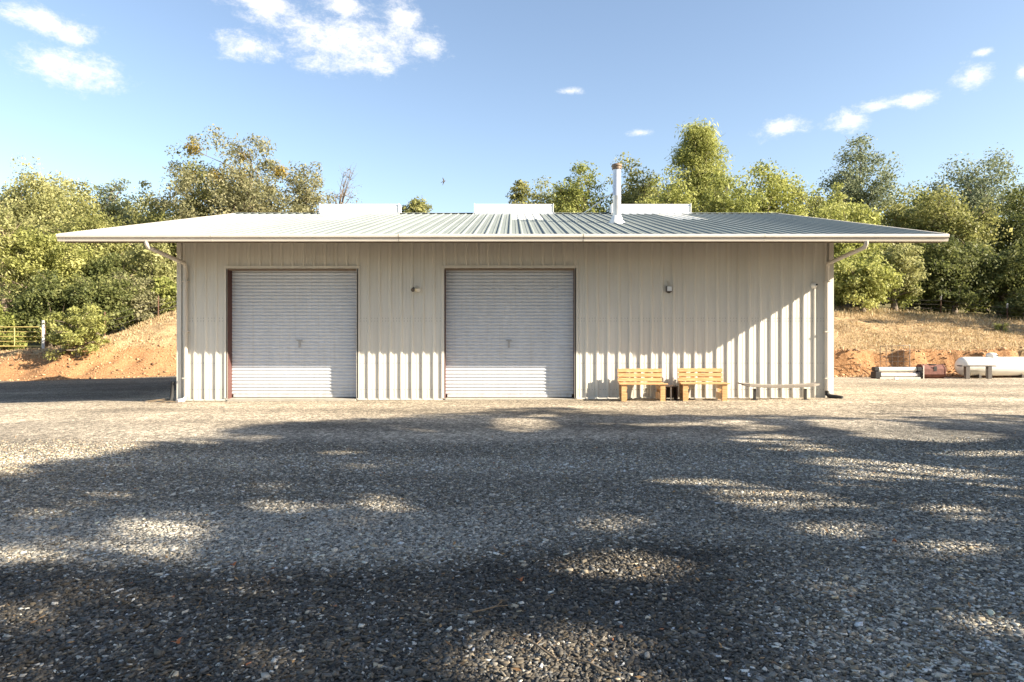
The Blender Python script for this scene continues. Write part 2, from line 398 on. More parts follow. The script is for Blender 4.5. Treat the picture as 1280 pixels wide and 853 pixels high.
# ---- loose stones on the yard
def icosa():
    p = (1+5**.5)/2
    v = np.array([(-1,p,0),(1,p,0),(-1,-p,0),(1,-p,0),(0,-1,p),(0,1,p),(0,-1,-p),(0,1,-p),(p,0,-1),(p,0,1),(-p,0,-1),(-p,0,1)], float)
    v /= np.linalg.norm(v[0])
    f = np.array([(0,11,5),(0,5,1),(0,1,7),(0,7,10),(0,10,11),(1,5,9),(5,11,4),(11,10,2),(10,7,6),(7,1,8),(3,9,4),(3,4,2),(3,2,6),(3,6,8),(3,8,9),(4,9,5),(2,4,11),(6,2,10),(8,6,7),(9,8,1)])
    return v, f
rs = np.random.RandomState(3)
def stones():
    iv = np.array([(-1,-.8,-.6),(1,-1,-.7),(.9,.8,-.6),(-.8,1,-.7),(-.9,-.8,.7),(.8,-.9,.6),(1,.8,.7),(-.8,.7,.6)])*.82
    if_ = np.array([(3,2,1,0),(4,5,6,7),(0,1,5,4),(1,2,6,5),(2,3,7,6),(3,0,4,7)])
    n = 400000
    d = rs.uniform(2.3, 11.5, n*4); x = rs.uniform(-1, 1, n*4)*(.79*d+2.0)
    wgt = (.79*d+2.0)/(.79*11.5+2.0)*np.clip(1.25-(d-2.3)/13, .1, 1)*ss(11.5, 9.5, d)
    k = rs.rand(n*4) < wgt*1.15
    d = d[k]; x = x[k]
    if len(d) > n: d = d[:n]; x = x[:n]
    n = len(d)
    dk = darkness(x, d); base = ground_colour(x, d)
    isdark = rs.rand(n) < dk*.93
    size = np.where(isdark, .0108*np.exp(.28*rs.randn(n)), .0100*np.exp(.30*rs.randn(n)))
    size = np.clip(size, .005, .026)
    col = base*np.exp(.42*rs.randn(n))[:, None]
    hue = rs.randn(n)
    col *= np.stack([1+.06*hue+.06, np.ones(n), 1-.08*hue-.10], 1)
    belt = ss(6.9, 6.0, d+.7*fbm(x*.5, d*.7, 61, 3))*(.55+.45*ss(1.2, -1.2, x+fbm(x*.5, d*.5, 62, 2)))
    pale = (~isdark) & (rs.rand(n) < .20+.52*belt)
    col[pale] = np.array([.46, .43, .37])*np.exp(.28*rs.randn(pale.sum()))[:, None]
    midg = (~isdark) & ~pale & (rs.rand(n) < .5)
    col[midg] = np.array([.155, .145, .125])*np.exp(.3*rs.randn(midg.sum()))[:, None]
    col[pale | midg] *= track(x, d)[pale | midg][:, None]
    odd = rs.rand(n) < .006
    col[odd] = np.array([.42, .35, .25])*np.exp(.2*rs.randn(odd.sum()))[:, None]; size[odd] *= 1.25
    orange = rs.rand(n) < .0012; col[orange] = (.32, .13, .06)
    col = np.clip(col, .012, .62)
    sc3 = size[:, None]*np.stack([rs.uniform(.9, 1.6, n), rs.uniform(.6, 1.05, n), rs.uniform(.30, .60, n)], 1)
    vv = (iv[None] + .62*(rs.rand(n, 8, 3)-.5))*sc3[:, None]
    a = rs.uniform(0, 2*PI, n); tlt = rs.randn(n)*np.where(isdark, .55, .45)
    # tilt about x, then turn about z
    ct, st = np.cos(tlt)[:, None], np.sin(tlt)[:, None]
    y2 = vv[..., 1]*ct - vv[..., 2]*st; z2 = vv[..., 1]*st + vv[..., 2]*ct; x2 = vv[..., 0]
    ca, sa = np.cos(a)[:, None], np.sin(a)[:, None]
    xx = x2*ca - y2*sa + x[:, None]; yy = x2*sa + y2*ca + d[:, None]
    zz = z2 + (zyard(x, d) + sc3[:, 2]*rs.uniform(.1, .9, n))[:, None]
    V = np.stack([xx, yy, zz], -1).reshape(-1, 3)
    Fc = (if_[None] + 8*np.arange(n)[:, None, None]).reshape(-1, 4)
    return np_mesh('gravel_stones', V, Fc, stone_mat(), colattrs={'scol': np.repeat(col, 8, 0)})
tag(stones(), 'loose dark slate chips and pale pebbles strewn over the gravel yard', 'gravel', kind='stuff')

# ---- dry grass on the slopes
def dry_grass():
    n = 60000
    left = rs.rand(n) < .45
    x = np.where(left, rs.uniform(-34, -14, n), rs.uniform(14, 36, n))
    t = np.where(left, rs.uniform(2.2, 13, n), rs.uniform(.7, 14, n))
    y = foot(x) + t
    keep = (fbm(x*.5, y*.5, 51, 3) + rs.rand(n)*.6 > .15)
    x, y, t = x[keep], y[keep], t[keep]; n = len(x)
    z = H(x, y)
    h = rs.uniform(.05, .17, n)*(1+.6*(t > 9)); w = rs.uniform(.012, .03, n)
    a = rs.uniform(0, PI, n); lx = rs.randn(n)*.08; ly = rs.randn(n)*.08
    p0 = np.stack([x-np.cos(a)*w, y-np.sin(a)*w, z-.01], 1); p1 = np.stack([x+np.cos(a)*w, y+np.sin(a)*w, z-.01], 1)
    p2 = np.stack([x+lx, y+ly, z+h], 1)
    V = np.stack([p0, p1, p2], 1).reshape(-1, 3)
    tint = np.clip(.5+.35*rs.randn(n), 0, 1)
    m = leaf_mat(((.26, .18, .09), (.46, .34, .19), (.56, .46, .29)), .25)
    return np_mesh('dry_grass', V, np.arange(3*n).reshape(-1, 3), m, attrs={'tint': np.repeat(tint, 3)})
tag(dry_grass(), 'short straw coloured dry grass on the slopes either side of the building', 'grass', kind='stuff')

def scatter_lumps(name, x, y, size, col, sink=.3, flat=.7):
    n = len(x); iv, if_ = icosa()
    sc3 = size[:, None]*np.stack([rs.uniform(.8, 1.4, n), rs.uniform(.7, 1.1, n), rs.uniform(flat-.2, flat+.2, n)], 1)
    vv = (iv[None] + .45*(rs.rand(n, 12, 3)-.5))*sc3[:, None]
    a = rs.uniform(0, 2*PI, n); ca, sa = np.cos(a)[:, None], np.sin(a)[:, None]
    V = np.stack([vv[..., 0]*ca - vv[..., 1]*sa + x[:, None], vv[..., 0]*sa + vv[..., 1]*ca + y[:, None], vv[..., 2] + (H(x, y) + size*sink)[:, None]], -1).reshape(-1, 3)
    return np_mesh(name, V, (if_[None] + 12*np.arange(n)[:, None, None]).reshape(-1, 3), stone_mat(), colattrs={'scol': np.repeat(np.clip(col, .02, .6), 12, 0)})
nq = 3600
cx_ = np.where(rs.rand(nq) < .5, rs.uniform(-30, -15, nq), rs.uniform(14, 27, nq))
ct_ = np.where(cx_ < 0, rs.uniform(-.3, 4.5, nq), np.abs(rs.randn(nq))*.55 - .25)
cs_ = np.clip(.027*np.exp(.6*rs.randn(nq)),   .01, .12)
tag(scatter_lumps('dirt_clods', cx_, foot(cx_)+ct_, cs_, np.array([.33, .20, .11])*np.exp(.35*rs.randn(nq))[:, None]), 'crumbled orange clods and stones at the foot of the earth banks', 'clods', kind='stuff')
def litter():
    n = 1500; d = rs.uniform(2.6, 12, n); x = rs.uniform(-.8, .8, n)*d
    s_ = rs.uniform(.006, .017, n); a = rs.uniform(0, 2*PI, n); z = zyard(x, d) + .016 + rs.rand(n)*.012
    u = np.stack([np.cos(a), np.sin(a), rs.randn(n)*.3], 1)*s_[:, None]*1.6; v_ = np.stack([-np.sin(a), np.cos(a), rs.randn(n)*.3], 1)*s_[:, None]*.6
    c = np.stack([x, d, z], 1)
    V = np.stack([c-u, c+v_, c+u, c-v_], 1).reshape(-1, 3)
    return np_mesh('leaf_litter', V, np.arange(4*n).reshape(-1, 4), leaf_mat(((.12, .07, .035), (.26, .16, .08), (.40, .24, .10)), .15), attrs={'tint': np.repeat(rs.rand(n), 4)})
tag(litter(), 'scattered small brown leaf bits on the gravel', 'leaf litter', kind='stuff')

# ------------------------------------------------------------------ the building
WY = 18.85; WX0, WX1 = -9.36, 8.98; DEPTH = 10.4; OV = 1.2
EX0, EX1 = -11.39, 10.93; EY = 16.90; RY = WY + 8.9; BY = WY + DEPTH + OV
EZ = 4.30; SL = .2385
def zroof(y): return EZ + SL*((y-EY) if y <= RY else (2*RY-EY-y))
RZ = zroof(RY)
P = .305
bld = empty('metal_building', (0, WY, 0), 'long beige metal building with two grey roll-up doors and a low gabled roof', 'building')
def build(mb, name, mat, parent=bld):
    mb.v = [(x, y-WY, z) for x, y, z in mb.v]
    return mb.build(name, mat, parent)

DOORS = [(-7.966, -4.354, 3.665), (-1.885, 1.752, 3.675)]
RECESS = .28
def siding(mb, a0, a1, z0f, z1f, place, holes=()):
    """ribbed sheet: profile along a, place(a, depth, z) -> world point"""
    prof = [(0, 0), (.066, 0), (.073, .005), (.083, .005), (.09, 0), (.152, 0), (.159, .005), (.169, .005), (.176, 0), (.203, 0), (.235, .038), (.270, .038), (.302, 0)]
    pts = [(a0, 0)]
    k0 = math.floor(a0/P) - 1
    for k in range(k0, k0 + int((a1-a0)/P) + 4):
        for (u, dd) in prof:
            a = k*P + u
            if a0 + .002 < a < a1 - .002: pts.append((a, dd))
    pts.append((a1, 0))
    cuts = [c for h in holes for c in h[:2]]
    def depth_at(a):
        for i in range(len(pts)-1):
            if pts[i][0] <= a <= pts[i+1][0]:
                f = (a-pts[i][0])/(pts[i+1][0]-pts[i][0]); return pts[i][1]*(1-f)+pts[i+1][1]*f
        return 0
    allp = sorted(pts + [(c, depth_at(c)) for c in cuts])
    for (a, da), (b, db) in zip(allp, allp[1:]):
        if b-a < 1e-5: continue
        mid = (a+b)/2; za, zb = z0f(a), z0f(b)
        for h in holes:
            if h[0] < mid < h[1]: za = zb = h[2]
        mb.add([place(a, da, za), place(b, db, zb), place(b, db, z1f(b)), place(a, da, z1f(a))], [(0,1,2,3)])
wall = MB()
siding(wall, WX0, WX1, lambda a: .02+.004*a, lambda a: zroof(WY)-.03, lambda a, d, z: (a, WY-d, z), DOORS)
w_front = build(wall, 'wall', M['wall'])
wl = MB(); siding(wl, WY, WY+DEPTH, lambda a: -.2, lambda a: zroof(a)-.03, lambda a, d, z: (WX0-d, a, z)); build(wl, 'wall', M['wall'])
wr = MB(); siding(wr, WY, WY+DEPTH, lambda a: -.05, lambda a: zroof(a)-.03, lambda a, d, z: (WX1+d, a, z)); build(wr, 'wall', M['wall'])
wb = MB(); siding(wb, WX0, WX1, lambda a: -.2, lambda a: zroof(WY+DEPTH)-.03, lambda a, d, z: (a, WY+DEPTH+d, z)); build(wb, 'wall', M['wall'])
# screw rows along the girts
scw = MB()
for zz in (.28, 1.02, 2.2, 2.28):
    k = math.ceil(WX0/P)
    while k*P < WX1-.1:
        for u in (.03, .12, .19):
            a = k*P+u
            if not any(h[0]-.06 < a < h[1]+.06 for h in DOORS): scw.box((a, WY-.004, zz), (.014, .008, .014))
        k += 1
tag(build(scw, 'siding_screws', M['steel'], bld), kind='stuff')
# corner trims, base trim and slab edge
for x, s in ((WX0, 1), (WX1, -1)):
    c = MB(); zb = -.07 if s > 0 else .0
    c.box((x+s*.055-s*.01, WY-.045, (zb+4.70)/2), (.13, .02, 4.70-zb)); c.box((x-s*.02, WY+.05, (zb+4.6)/2), (.02, .17, 4.6-zb))
    build(c, 'corner_trim', M['trim'])
sl = MB()
spans = [(WX0+.12, DOORS[0][0]-.06), (DOORS[0][1]+.06, DOORS[1][0]-.06), (DOORS[1][1]+.06, WX1-.12)]
for a, b in spans:
    bt = MB(); bt.prism_x([(WY-.030, .005+.004*a), (WY-.030, .045+.004*a), (WY-.002, .045+.004*a), (WY-.002, .005+.004*a)], a, b)
    build(bt, 'base_trim', M['trim'])
sl.prism_x([(WY-.012, -.25), (WY-.012, .018), (WY+.5, .018), (WY+.5, -.25)], WX0+.03, WX1-.03)
build(sl, 'slab_edge', M['concrete'])

# roll-up doors
for di, (a, b, zt) in enumerate(DOORS):
    d = MB(); zb = .05; pitch = .0945; y0 = WY + RECESS
    zs = []; z = zb + .07
    while z < zt - .01:
        for u, dd in ((0, -.006), (.009, .010), (.028, .022), (.052, .022), (.071, .010), (.083, -.006)):
            if z + u < zt + .05: zs.append((z+u, dd))
        z += pitch
    for (z1, d1), (z2, d2) in zip(zs, zs[1:]):
        d.add([(a+.005, y0-d1, z1), (b-.005, y0-d1, z1), (b-.005, y0-d2, z2), (a+.005, y0-d2, z2)], [(0,1,2,3)], True)
    do = build(d, 'roll_up_door', M['door'])
    bb = MB(); bb.box(((a+b)/2, y0-.012, zb+.035), (b-a-.1, .045, .07)); build(bb, 'bottom_bar', M['door'], do)
    bs = MB(); bs.box(((a+b)/2, y0-.008, zb-.012), (b-a-.1, .03, .03)); build(bs, 'bottom_seal', M['rubber'], do)
    la = MB(); cx = (a+b)/2 + (.12 if di == 0 else -.02); la.box((cx, y0-.035, 1.66), (.16, .03, .035)); la.box((cx, y0-.032, 1.56), (.05, .025, .22)); la.lathe([(.0, -.035), (.022, -.035), (.022, 0)], (cx, y0-.02, 1.66), 'y', 10)
    build(la, 'latch', M['latch'], do)
    for xj in (a-.026, b+.026):
        jl = MB(); jl.box((xj, WY+RECESS/2-.008, zt/2), (.06, RECESS+.02, zt-.01)); build(jl, 'door_jamb', M['oxide'], do)
    hd_ = MB(); hd_.box(((a+b)/2, WY+RECESS/2-.008, zt-.015), (b-a-.004, RECESS+.016, .035)); build(hd_, 'door_header', M['soffit'], do)
    tr = MB()
    tr.box((a-.045, WY-.030, zt/2+.02), (.085, .016, zt-.03)); tr.box((b+.045, WY-.030, zt/2+.02), (.085, .016, zt-.03)); tr.box(((a+b)/2, WY-.036, zt+.045), (b-a+.18, .02, .07))
    build(tr, 'door_trim', M['trim'], do)
    sk = MB(); sk.prism_x([(WY-.10, -.05), (WY-.10, .015), (WY+RECESS+.1, .035), (WY+RECESS+.1, -.05)], a+.02, b-.02); build(sk, 'door_sill', M['concrete'], do)

# roof sheets: ribs run up the slope
def roof_sheet(mb, x0, x1, ya, yb, lift=0.0):
    prof = [(0, 0), (.10, 0), (.104, .008), (.13, .008), (.134, 0), (.200, 0), (.232, .034), (.262, .034), (.294, 0)]
    pts = [(x0, 0)]
    k = math.floor(x0/P) - 1
    while k*P < x1:
        for u, dd in prof:
            if x0+.002 < k*P+u < x1-.002: pts.append((k*P+u, dd))
        k += 1
    pts.append((x1, 0))
    for (a, da), (b, db) in zip(pts, pts[1:]):
        mb.add([(a, ya, zroof(ya)+da+lift), (b, ya, zroof(ya)+db+lift), (b, yb, zroof(yb)+db+lift), (a, yb, zroof(yb)+da+lift)], [(0,1,2,3)])
rcl = MB(); k = math.ceil(EX0/P)  # black faces put the shade inside the open rib ends into colour
while k*P+.3 < EX1:
    zz = zroof(EY-.045); rcl.add([(k*P+.200, EY-.043, zz+.001), (k*P+.294, EY-.043, zz+.001), (k*P+.262, EY-.043, zz+.033), (k*P+.232, EY-.043, zz+.033)], [(0,1,2,3)]); k += 1
rf = MB(); roof_sheet(rf, EX0, EX1, EY-.04, RY); roof_sheet(rf, EX0, EX1, RY, BY)
roof = build(rf, 'roof', M['roof'])
tag(build(rcl, 'rib_end_shade', M['black'], roof), kind='stuff')
so = MB()
for (ya, yb) in ((EY+.02, RY), (RY, BY)):
    so.add([(EX0+.03, ya, zroof(ya)-.05), (EX1-.03, ya, zroof(ya)-.05), (EX1-.03, yb, zroof(yb)-.05), (EX0+.03, yb, zroof(yb)-.05)], [(3,2,1,0)])
build(so, 'soffit', M['soffit'], roof)
pu = MB(); pu.box(((EX0+EX1)/2, EY+.16, zroof(EY+.16)-.13), (EX1-EX0-.1, .06, .15)); build(pu, 'eave_purlin', M['soffit'], roof)
for x in (EX0, EX1):
    rk = MB()
    for (ya, yb) in ((EY-.02, RY), (RY, BY)):
        za, zb = zroof(ya), zroof(yb)
        vs = []
        for (yy, zz) in ((ya, za), (yb, zb)):
            vs += [(x-.03, yy, zz-.13), (x+.03, yy, zz-.13), (x+.03, yy, zz+.042), (x-.03, yy, zz+.042)]
        rk.add(vs, [(0,1,5,4), (1,2,6,5), (2,3,7,6), (3,0,4,7), (3,2,1,0), (4,5,6,7)])
    build(rk, 'rake_trim', M['gutter'], roof)
rc = MB()
rc.add([(EX0, RY-.22, zroof(RY-.22)+.045), (EX1, RY-.22, zroof(RY-.22)+.045), (EX1, RY, RZ+.05), (EX0, RY, RZ+.05), (EX1, RY+.22, zroof(RY+.22)+.045), (EX0, RY+.22, zroof(RY+.22)+.045)], [(0,1,2,3), (3,2,4,5)])
build(rc, 'ridge_cap', M['roof'], roof)
for cx in (-6.6, .35, 6.35):
    sk = MB(); k = round((cx-.5)/P)
    roof_sheet(sk, k*P+.01, (k+3)*P+.2, 23.6, RY-.45, .006)
    build(sk, 'skylight_panel', M['skylight'], roof)
# ridge ventilators
for k, cx in enumerate((-6.24, .08, 5.70)):
    v = MB(); w = 3.2; s = .30; zb = RZ-.10; zt = RZ+.36
    poly = [(RY-.30, zb), (RY-.30, zt-.10), (RY-.22, zt), (RY+.22, zt), (RY+.30, zt-.10), (RY+.30, zb)]
    v.prism_x(poly, cx-w/2, cx+w/2)
    vo = build(v, 'ridge_vent', M['white'], bld)
    for sx in (-1, 1):
        e = MB(); e.box((cx+sx*(w/2+.012), RY, (zb+zt)/2+.0), (.02, .66, zt-zb+.03)); build(e, 'end_cap', M['white'], vo)
    e = MB(); e.box((cx, RY-.315, RZ-.045), (w+.10, .03, .10)); build(e, 'flashing', M['galv'], vo)
    e = MB(); e.box((cx-.02, RY-.303, (zb+zt)/2), (.05, .012, zt-zb-.12)); build(e, 'joint_cover', M['trim'], vo)
# gutter along the front eave, in five lengths
edges = [EX0+.02, at(266, 0, 16.85)[0], at(499, 0, 16.85)[0], at(729, 0, 16.85)[0], at(955, 0, 16.85)[0], EX1-.02]
GP = [(EY-.02, EZ-.165), (EY-.10, EZ-.165), (EY-.115, EZ-.10), (EY-.155, EZ-.06), (EY-.155, EZ-.008), (EY-.140, EZ+.008), (EY-.125, EZ-.008), (EY-.125, EZ-.05), (EY-.03, EZ-.15), (EY-.03, EZ-.02), (EY-.02, EZ-.02)]
for k in range(5):
    gq = MB(); gq.prism_x(GP, edges[k]+.004, edges[k+1]-.004)
    go = build(gq, 'gutter', M['gutter'], bld)
    if k < 4:
        se = MB(); x = edges[k+1]
        se.prism_x([(y-.004 if y < EY-.05 else y, z-.004 if z < EZ-.1 else z+.004) for y, z in GP[:6]] + [(EY-.03, EZ+.004)], x-.012, x+.012); build(se, 'gutter_seam', M['gutter_seam'] if k in (1, 2) else M['gutter'], go)
# back gutter
gq = MB(); gq.prism_x([(2*RY-y, z) for y, z in GP], EX0+.02, EX1-.02); build(gq, 'gutter', M['gutter'], bld)
# downspouts
for s, (px_out, px_w, zb) in ((-1, (183, 232, -.02)), (1, (1083, 1034, .1))):
    xo = at(px_out, 0, EY-.06)[0]; xw = at(px_w, 0, WY-.1)[0]
    d = MB()
    pth = [(xo, EY-.06, EZ-.15), (xo, EY-.05, EZ-.22), (xo, EY+.02, EZ-.30), (xw, WY-.16, 3.80), (xw, WY-.095, 3.70), (xw, WY-.09, 3.58), (xw, WY-.09, zb+.12)]
    d.tube(pth, .055, 10)
    ds = build(d, 'downspout', M['gutter'], bld)
    for zz in (3.3, 1.9, .6):
        b = MB(); b.box((xw, WY-.085, zz), (.16, .13, .03)); build(b, 'bracket', M['gutter'], ds)
# stove pipe
pb = (3.40, 21.8); zp = zroof(21.8)
sp = MB(); sp.lathe([(.135, zp-.1), (.135, zp+.85), (.139, zp+.86), (.139, zp+.90), (.133, zp+.91), (.133, zp+1.72)], (pb[0], pb[1], 0), 'z', 20)
spo = build(sp, 'stove_pipe', M['galv'], bld)
ca = MB(); ca.lathe([(.0, 1.92), (.10, 1.92), (.165, 1.89), (.17, 1.86), (.165, 1.82), (.145, 1.81), (.155, 1.79), (.155, 1.73), (.135, 1.72)], (pb[0], pb[1], zp), 'z', 20); build(ca, 'pipe_cap', M['rustcap'], spo)
bo = MB(); bo.lathe([(.27, -.08), (.26, .02), (.19, .10), (.155, .22), (.14, .23)], (pb[0], pb[1], zp), 'z', 20); build(bo, 'pipe_boot', M['white'], spo)
gw = MB(); gw.tube([(pb[0]-.1, pb[1], zp+1.0), (pb[0]-1.25, 23.2, zroof(23.2)+.03)], .016, 6); build(gw, 'brace_rod', M['galv'], spo)

# ------------------------------------------------------------------ fixtures on the wall
x, _, z = at(520.5, 361, WY-.05)
lt = empty('wall_lamp', (x, WY-.034, z), 'small twin beige floodlight on the wall between the two roll-up doors', 'lamp')
m = MB(); m.lathe([(0, -.03), (.055, -.03), (.06, 0)], (0, 0, .03), 'y', 16); m.build('mounting_plate', M['trim'], lt)
for sx in (-1, 1):
    m = MB(); m.tube([(0, -.03, .03), (sx*.05, -.06, .02), (sx*.075, -.09, -.0)], .013, 6); m.build('lamp_arm', M['trim'], lt)
    m = MB(); m.tube([(sx*.070, -.06, .02), (sx*.075, -.10, -.01), (sx*.08, -.15, -.045), (sx*.082, -.165, -.055)], [.025, .042, .055, .055], 12); h = m.build('lamp_head', M['steel'] if sx < 0 else M['trim'], lt)
m = MB(); m.tube([(0, -.02, -.0), (0.01, -.10, -.035), (.012, -.13, -.05)], [.035, .055, .045], 12); m.build('lamp_bulb', M['glass'], lt)

x, _, z = at(836, 361.5, WY-.08)
sb = empty('siren_box', (x, WY-.034, z), 'small pale square alarm box on the wall above the wooden benches', 'alarm box')
m = MB(); m.box((0, -.045, 0), (.155, .09, .17), bevel=.012); m.build('housing', M['steel'], sb)  # dark housing beside the offset panel paints in the pale box's shaded left side
m = MB(); m.box((0.008, -.096, .008), (.130, .012, .135), bevel=.004); m.build('front_panel', M['blueish'], sb)
m = MB(); m.tube([(0, -.03, .085), (0, -.03, .16), (-.02, -.015, .2), (-.02, .02, .22)], .014, 6); m.build('cable', M['trim'], sb)
m = MB(); m.lathe([(0, -.03), (.045, -.02), (.05, 0)], (0, -.05, -.088), 'z', 14); m.build('sounder', M['black'], sb)

x, _, z = at(1018, 357, WY-.08)
cm = empty('security_camera', (x, WY-.034, z), 'white dome security camera near the right end of the wall', 'security camera')
m = MB(); m.lathe([(0, -.06), (.06, -.055), (.085, -.03), (.09, 0)], (0, 0, 0), 'y', 20); m.build('base', M['white'], cm)
m = MB(); m.lathe([(0, -.125), (.03, -.12), (.055, -.10), (.066, -.07), (.066, -.05)], (0, 0, 0), 'y', 20); m.build('dome', M['white'], cm)
m = MB(); m.lathe([(0, -.15), (.022, -.148), (.028, -.135), (.028, -.10)], (.03, 0, .012), 'y', 14); m.build('lens', M['lens'], cm)

# drain pipes at the feet of the downspouts
def drain(label, pts, mat, r):
    m = MB(); m.tube(pts, r, 10)
    return tag(m.build('drain_pipe', mat), label, 'drain pipe', 'drain elbows below the downspouts')
x = at(1034, 0, WY-.1)[0]
drain('black plastic drain elbow on the gravel below the right downspout', [(x, WY-.09, .25), (x, WY-.10, .16), (x+.04, WY-.16, .11), (x+.16, WY-.30, .09), (x+.27, WY-.42, .07)], M['rubber'], .062)
x = at(232, 0, WY-.1)[0]
drain('grey drain elbow in front of the left downspout', [(x, WY-.09, .14), (x, WY-.10, .04), (x-.03, WY-.18, -.005), (x-.12, WY-.34, -.02)], M['galv'], .062)
tag_d = MB(); x = at(221, 0, WY)[0]; tag_d.tube([(x-.12, WY+.02, .5), (x-.13, WY-.02, .1), (x-.10, WY-.12, -.04), (x-.02, WY-.3, -.05)], .055, 10)
tag(tag_d.build('drain_hose', M['rubber']), 'black corrugated hose hanging past the left wall corner', 'hose')

# ------------------------------------------------------------------ benches
def make_bench():
    b = empty('wooden_bench', (0, 0, 0), None, 'bench', 'wooden benches against the wall')
    W = 1.24
    for sx in (-1, 1):
        e = MB(); x = sx*(W/2-.10)
        e.box((x, .045, .225), (.13, .085, .45), bevel=.006); e.build('front_leg', M['pine'], b)
        e = MB()
        R = Matrix.Rotation(-.14, 3, 'X')
        e.box((x, .545, .41), (.10, .05, .86), R, bevel=.006); e.build('back_leg', M['pine'], b)
        e = MB(); xs_ = x - .068*sx
        e.box((xs_, .28, .135), (.035, .52, .17), bevel=.004); e.build('lower_rail', M['pine'], b)
        e = MB(); e.box((xs_, .28, .385), (.035, .52, .13), bevel=.004); e.build('upper_rail', M['pine'], b)
    s = MB()
    for k in range(4): s.box((0, .03+.135*k, .468), (W+.06 if k == 0 else W-.02, .125, .036), bevel=.005)
    s.build('seat', M['pine'], b)
    for k in range(3):
        zc = .555 + .125*k; yc = .545 + (zc-.47)*.14
        t = MB(); t.box((0, yc-.03, zc), (W-.02, .034, .102), Matrix.Rotation(-.14, 3, 'X'), bevel=.005); t.build('back_board', M['pine'], b)
    for xx in (-.42, -.2, .0, .2, .42):
        t = MB(); t.box((xx+.0, .60, .68), (.10, .03, .36), Matrix.Rotation(-.14, 3, 'X'), bevel=.004); t.build('batten', M['pine'], b)
    return b
bn = make_bench()
bn.location = (3.52, 17.98, .02); bn['label'] = 'left honey coloured wooden bench, between the right roll-up door and the small dark table'
b2 = copy_tree(bn); b2.location = (5.17, 17.98, .03); b2.rotation_euler.z = -.03; b2['label'] = 'right honey coloured wooden bench, between the small dark table and the curved bench'

tb = empty('side_table', (4.32, 18.20, .02), 'small dark square side table between the two wooden benches', 'table')
m = MB(); m.box((0, .16, .385), (.36, .42, .028), bevel=.005); m.build('table_top', M['darkwood'], tb)
for sx in (-1, 1):
    m = MB(); m.box((sx*.155, .16, .185), (.025, .38, .37)); m.build('side_panel', M['darkwood'], tb)
m = MB(); m.box((0, .33, .2), (.28, .02, .30)); m.build('back_panel', M['darkwood'], tb)
m = MB(); m.box((-.02, -.015, .185), (.035, .03, .37), bevel=.004); m.build('front_leg', M['greywood'], tb)

cb = empty('curved_bench', (at(974, 0, 18.35)[0], 18.3, .04), 'low pale bench with a sagging curved seat and black legs', 'bench')
n = 26; m = MB(); top = []; 
prof = [(-.15, .035), (-.148, -.032), (-.08, -.045), (.10, -.02), (.155, .04), (.135, .045), (.09, -.004), (-.08, -.026), (-.13, .035)]
vs = []; 
for i in range(n+1):
    u = i/n*2-1; z = .365 + .06*u*u; x = u*1.03; k = 1-.25*max(0, abs(u)-.85)/.15
    vs += [(x, y*k, z+dz*k) for y, dz in prof]
q = len(prof); fs = [(i*q+j, i*q+(j+1) % q, (i+1)*q+(j+1) % q, (i+1)*q+j) for i in range(n) for j in range(q)]
fs += [tuple(range(q)), tuple(n*q+j for j in range(q))]
m.add(vs, fs); m.build('seat', M['bench_plank'], cb)
m = MB(); m.box((-1.05, 0, .435), (.16, .2, .035), Matrix.Rotation(.25, 3, 'Y'), bevel=.01); m.build('end_grip', M['steel'], cb)
for sx in (-.70, .68):
    m = MB(); m.box((sx, -.02, .15), (.055, .09, .31), bevel=.006); m.box((sx, -.02, .005), (.09, .26, .03), bevel=.004); m.build('leg', M['black'], cb)

# ------------------------------------------------------------------ by the right bank
def gz(x, y): return h1(x, y)
tx, ty = 19.35, 29.15
tk = empty('propane_tank', (tx, ty, gz(tx, 28.6)), 'long white propane tank lying below the cut bank', 'tank')
m = MB(); r = .41; prof = []
for k in range(9): a = PI/2*k/8; prof.append((r*math.sin(a), -.30*math.cos(a)))
body = prof + [(rr, 3.2-h) for rr, h in prof[::-1]]
m.lathe([(max(a, .001), b+.25) for a, b in body], (0, 0, .50), 'x', 28); m.build('shell', M['tank'], tk)
m = MB(); m.lathe([(.21, -.08), (.21, .06), (.17, .13), (.08, .16), (0, .165)], (1.45, 0, .93), 'z', 20); dm = m.build('valve_dome', M['tank'], tk)
m = MB(); m.box((1.55, -.21, .97), (.08, .02, .05)); m.build('dome_latch', M['black'], dm)
for xx in (.75, 2.6):
    m = MB(); m.box((xx, 0, .06), (.10, .62, .14), bevel=.01); m.build('foot', M['steel'], tk)
sh = empty('steel_stand', (19.25+.42, 28.45, gz(19.6, 28.45)), 'low dark steel stand in front of the white propane tank', 'stand')
m = MB(); m.box((0, 0, .545), (1.45, .34, .05), bevel=.008); m.build('top_plate', M['steel'], sh)
for xx in (-.43, .50):
    for yy in (-.12, .12):
        m = MB(); m.box((xx+yy*.3, yy, .26), (.16 if yy < 0 else .10, .07, .52), bevel=.008); m.build('leg', M['steel'], sh)

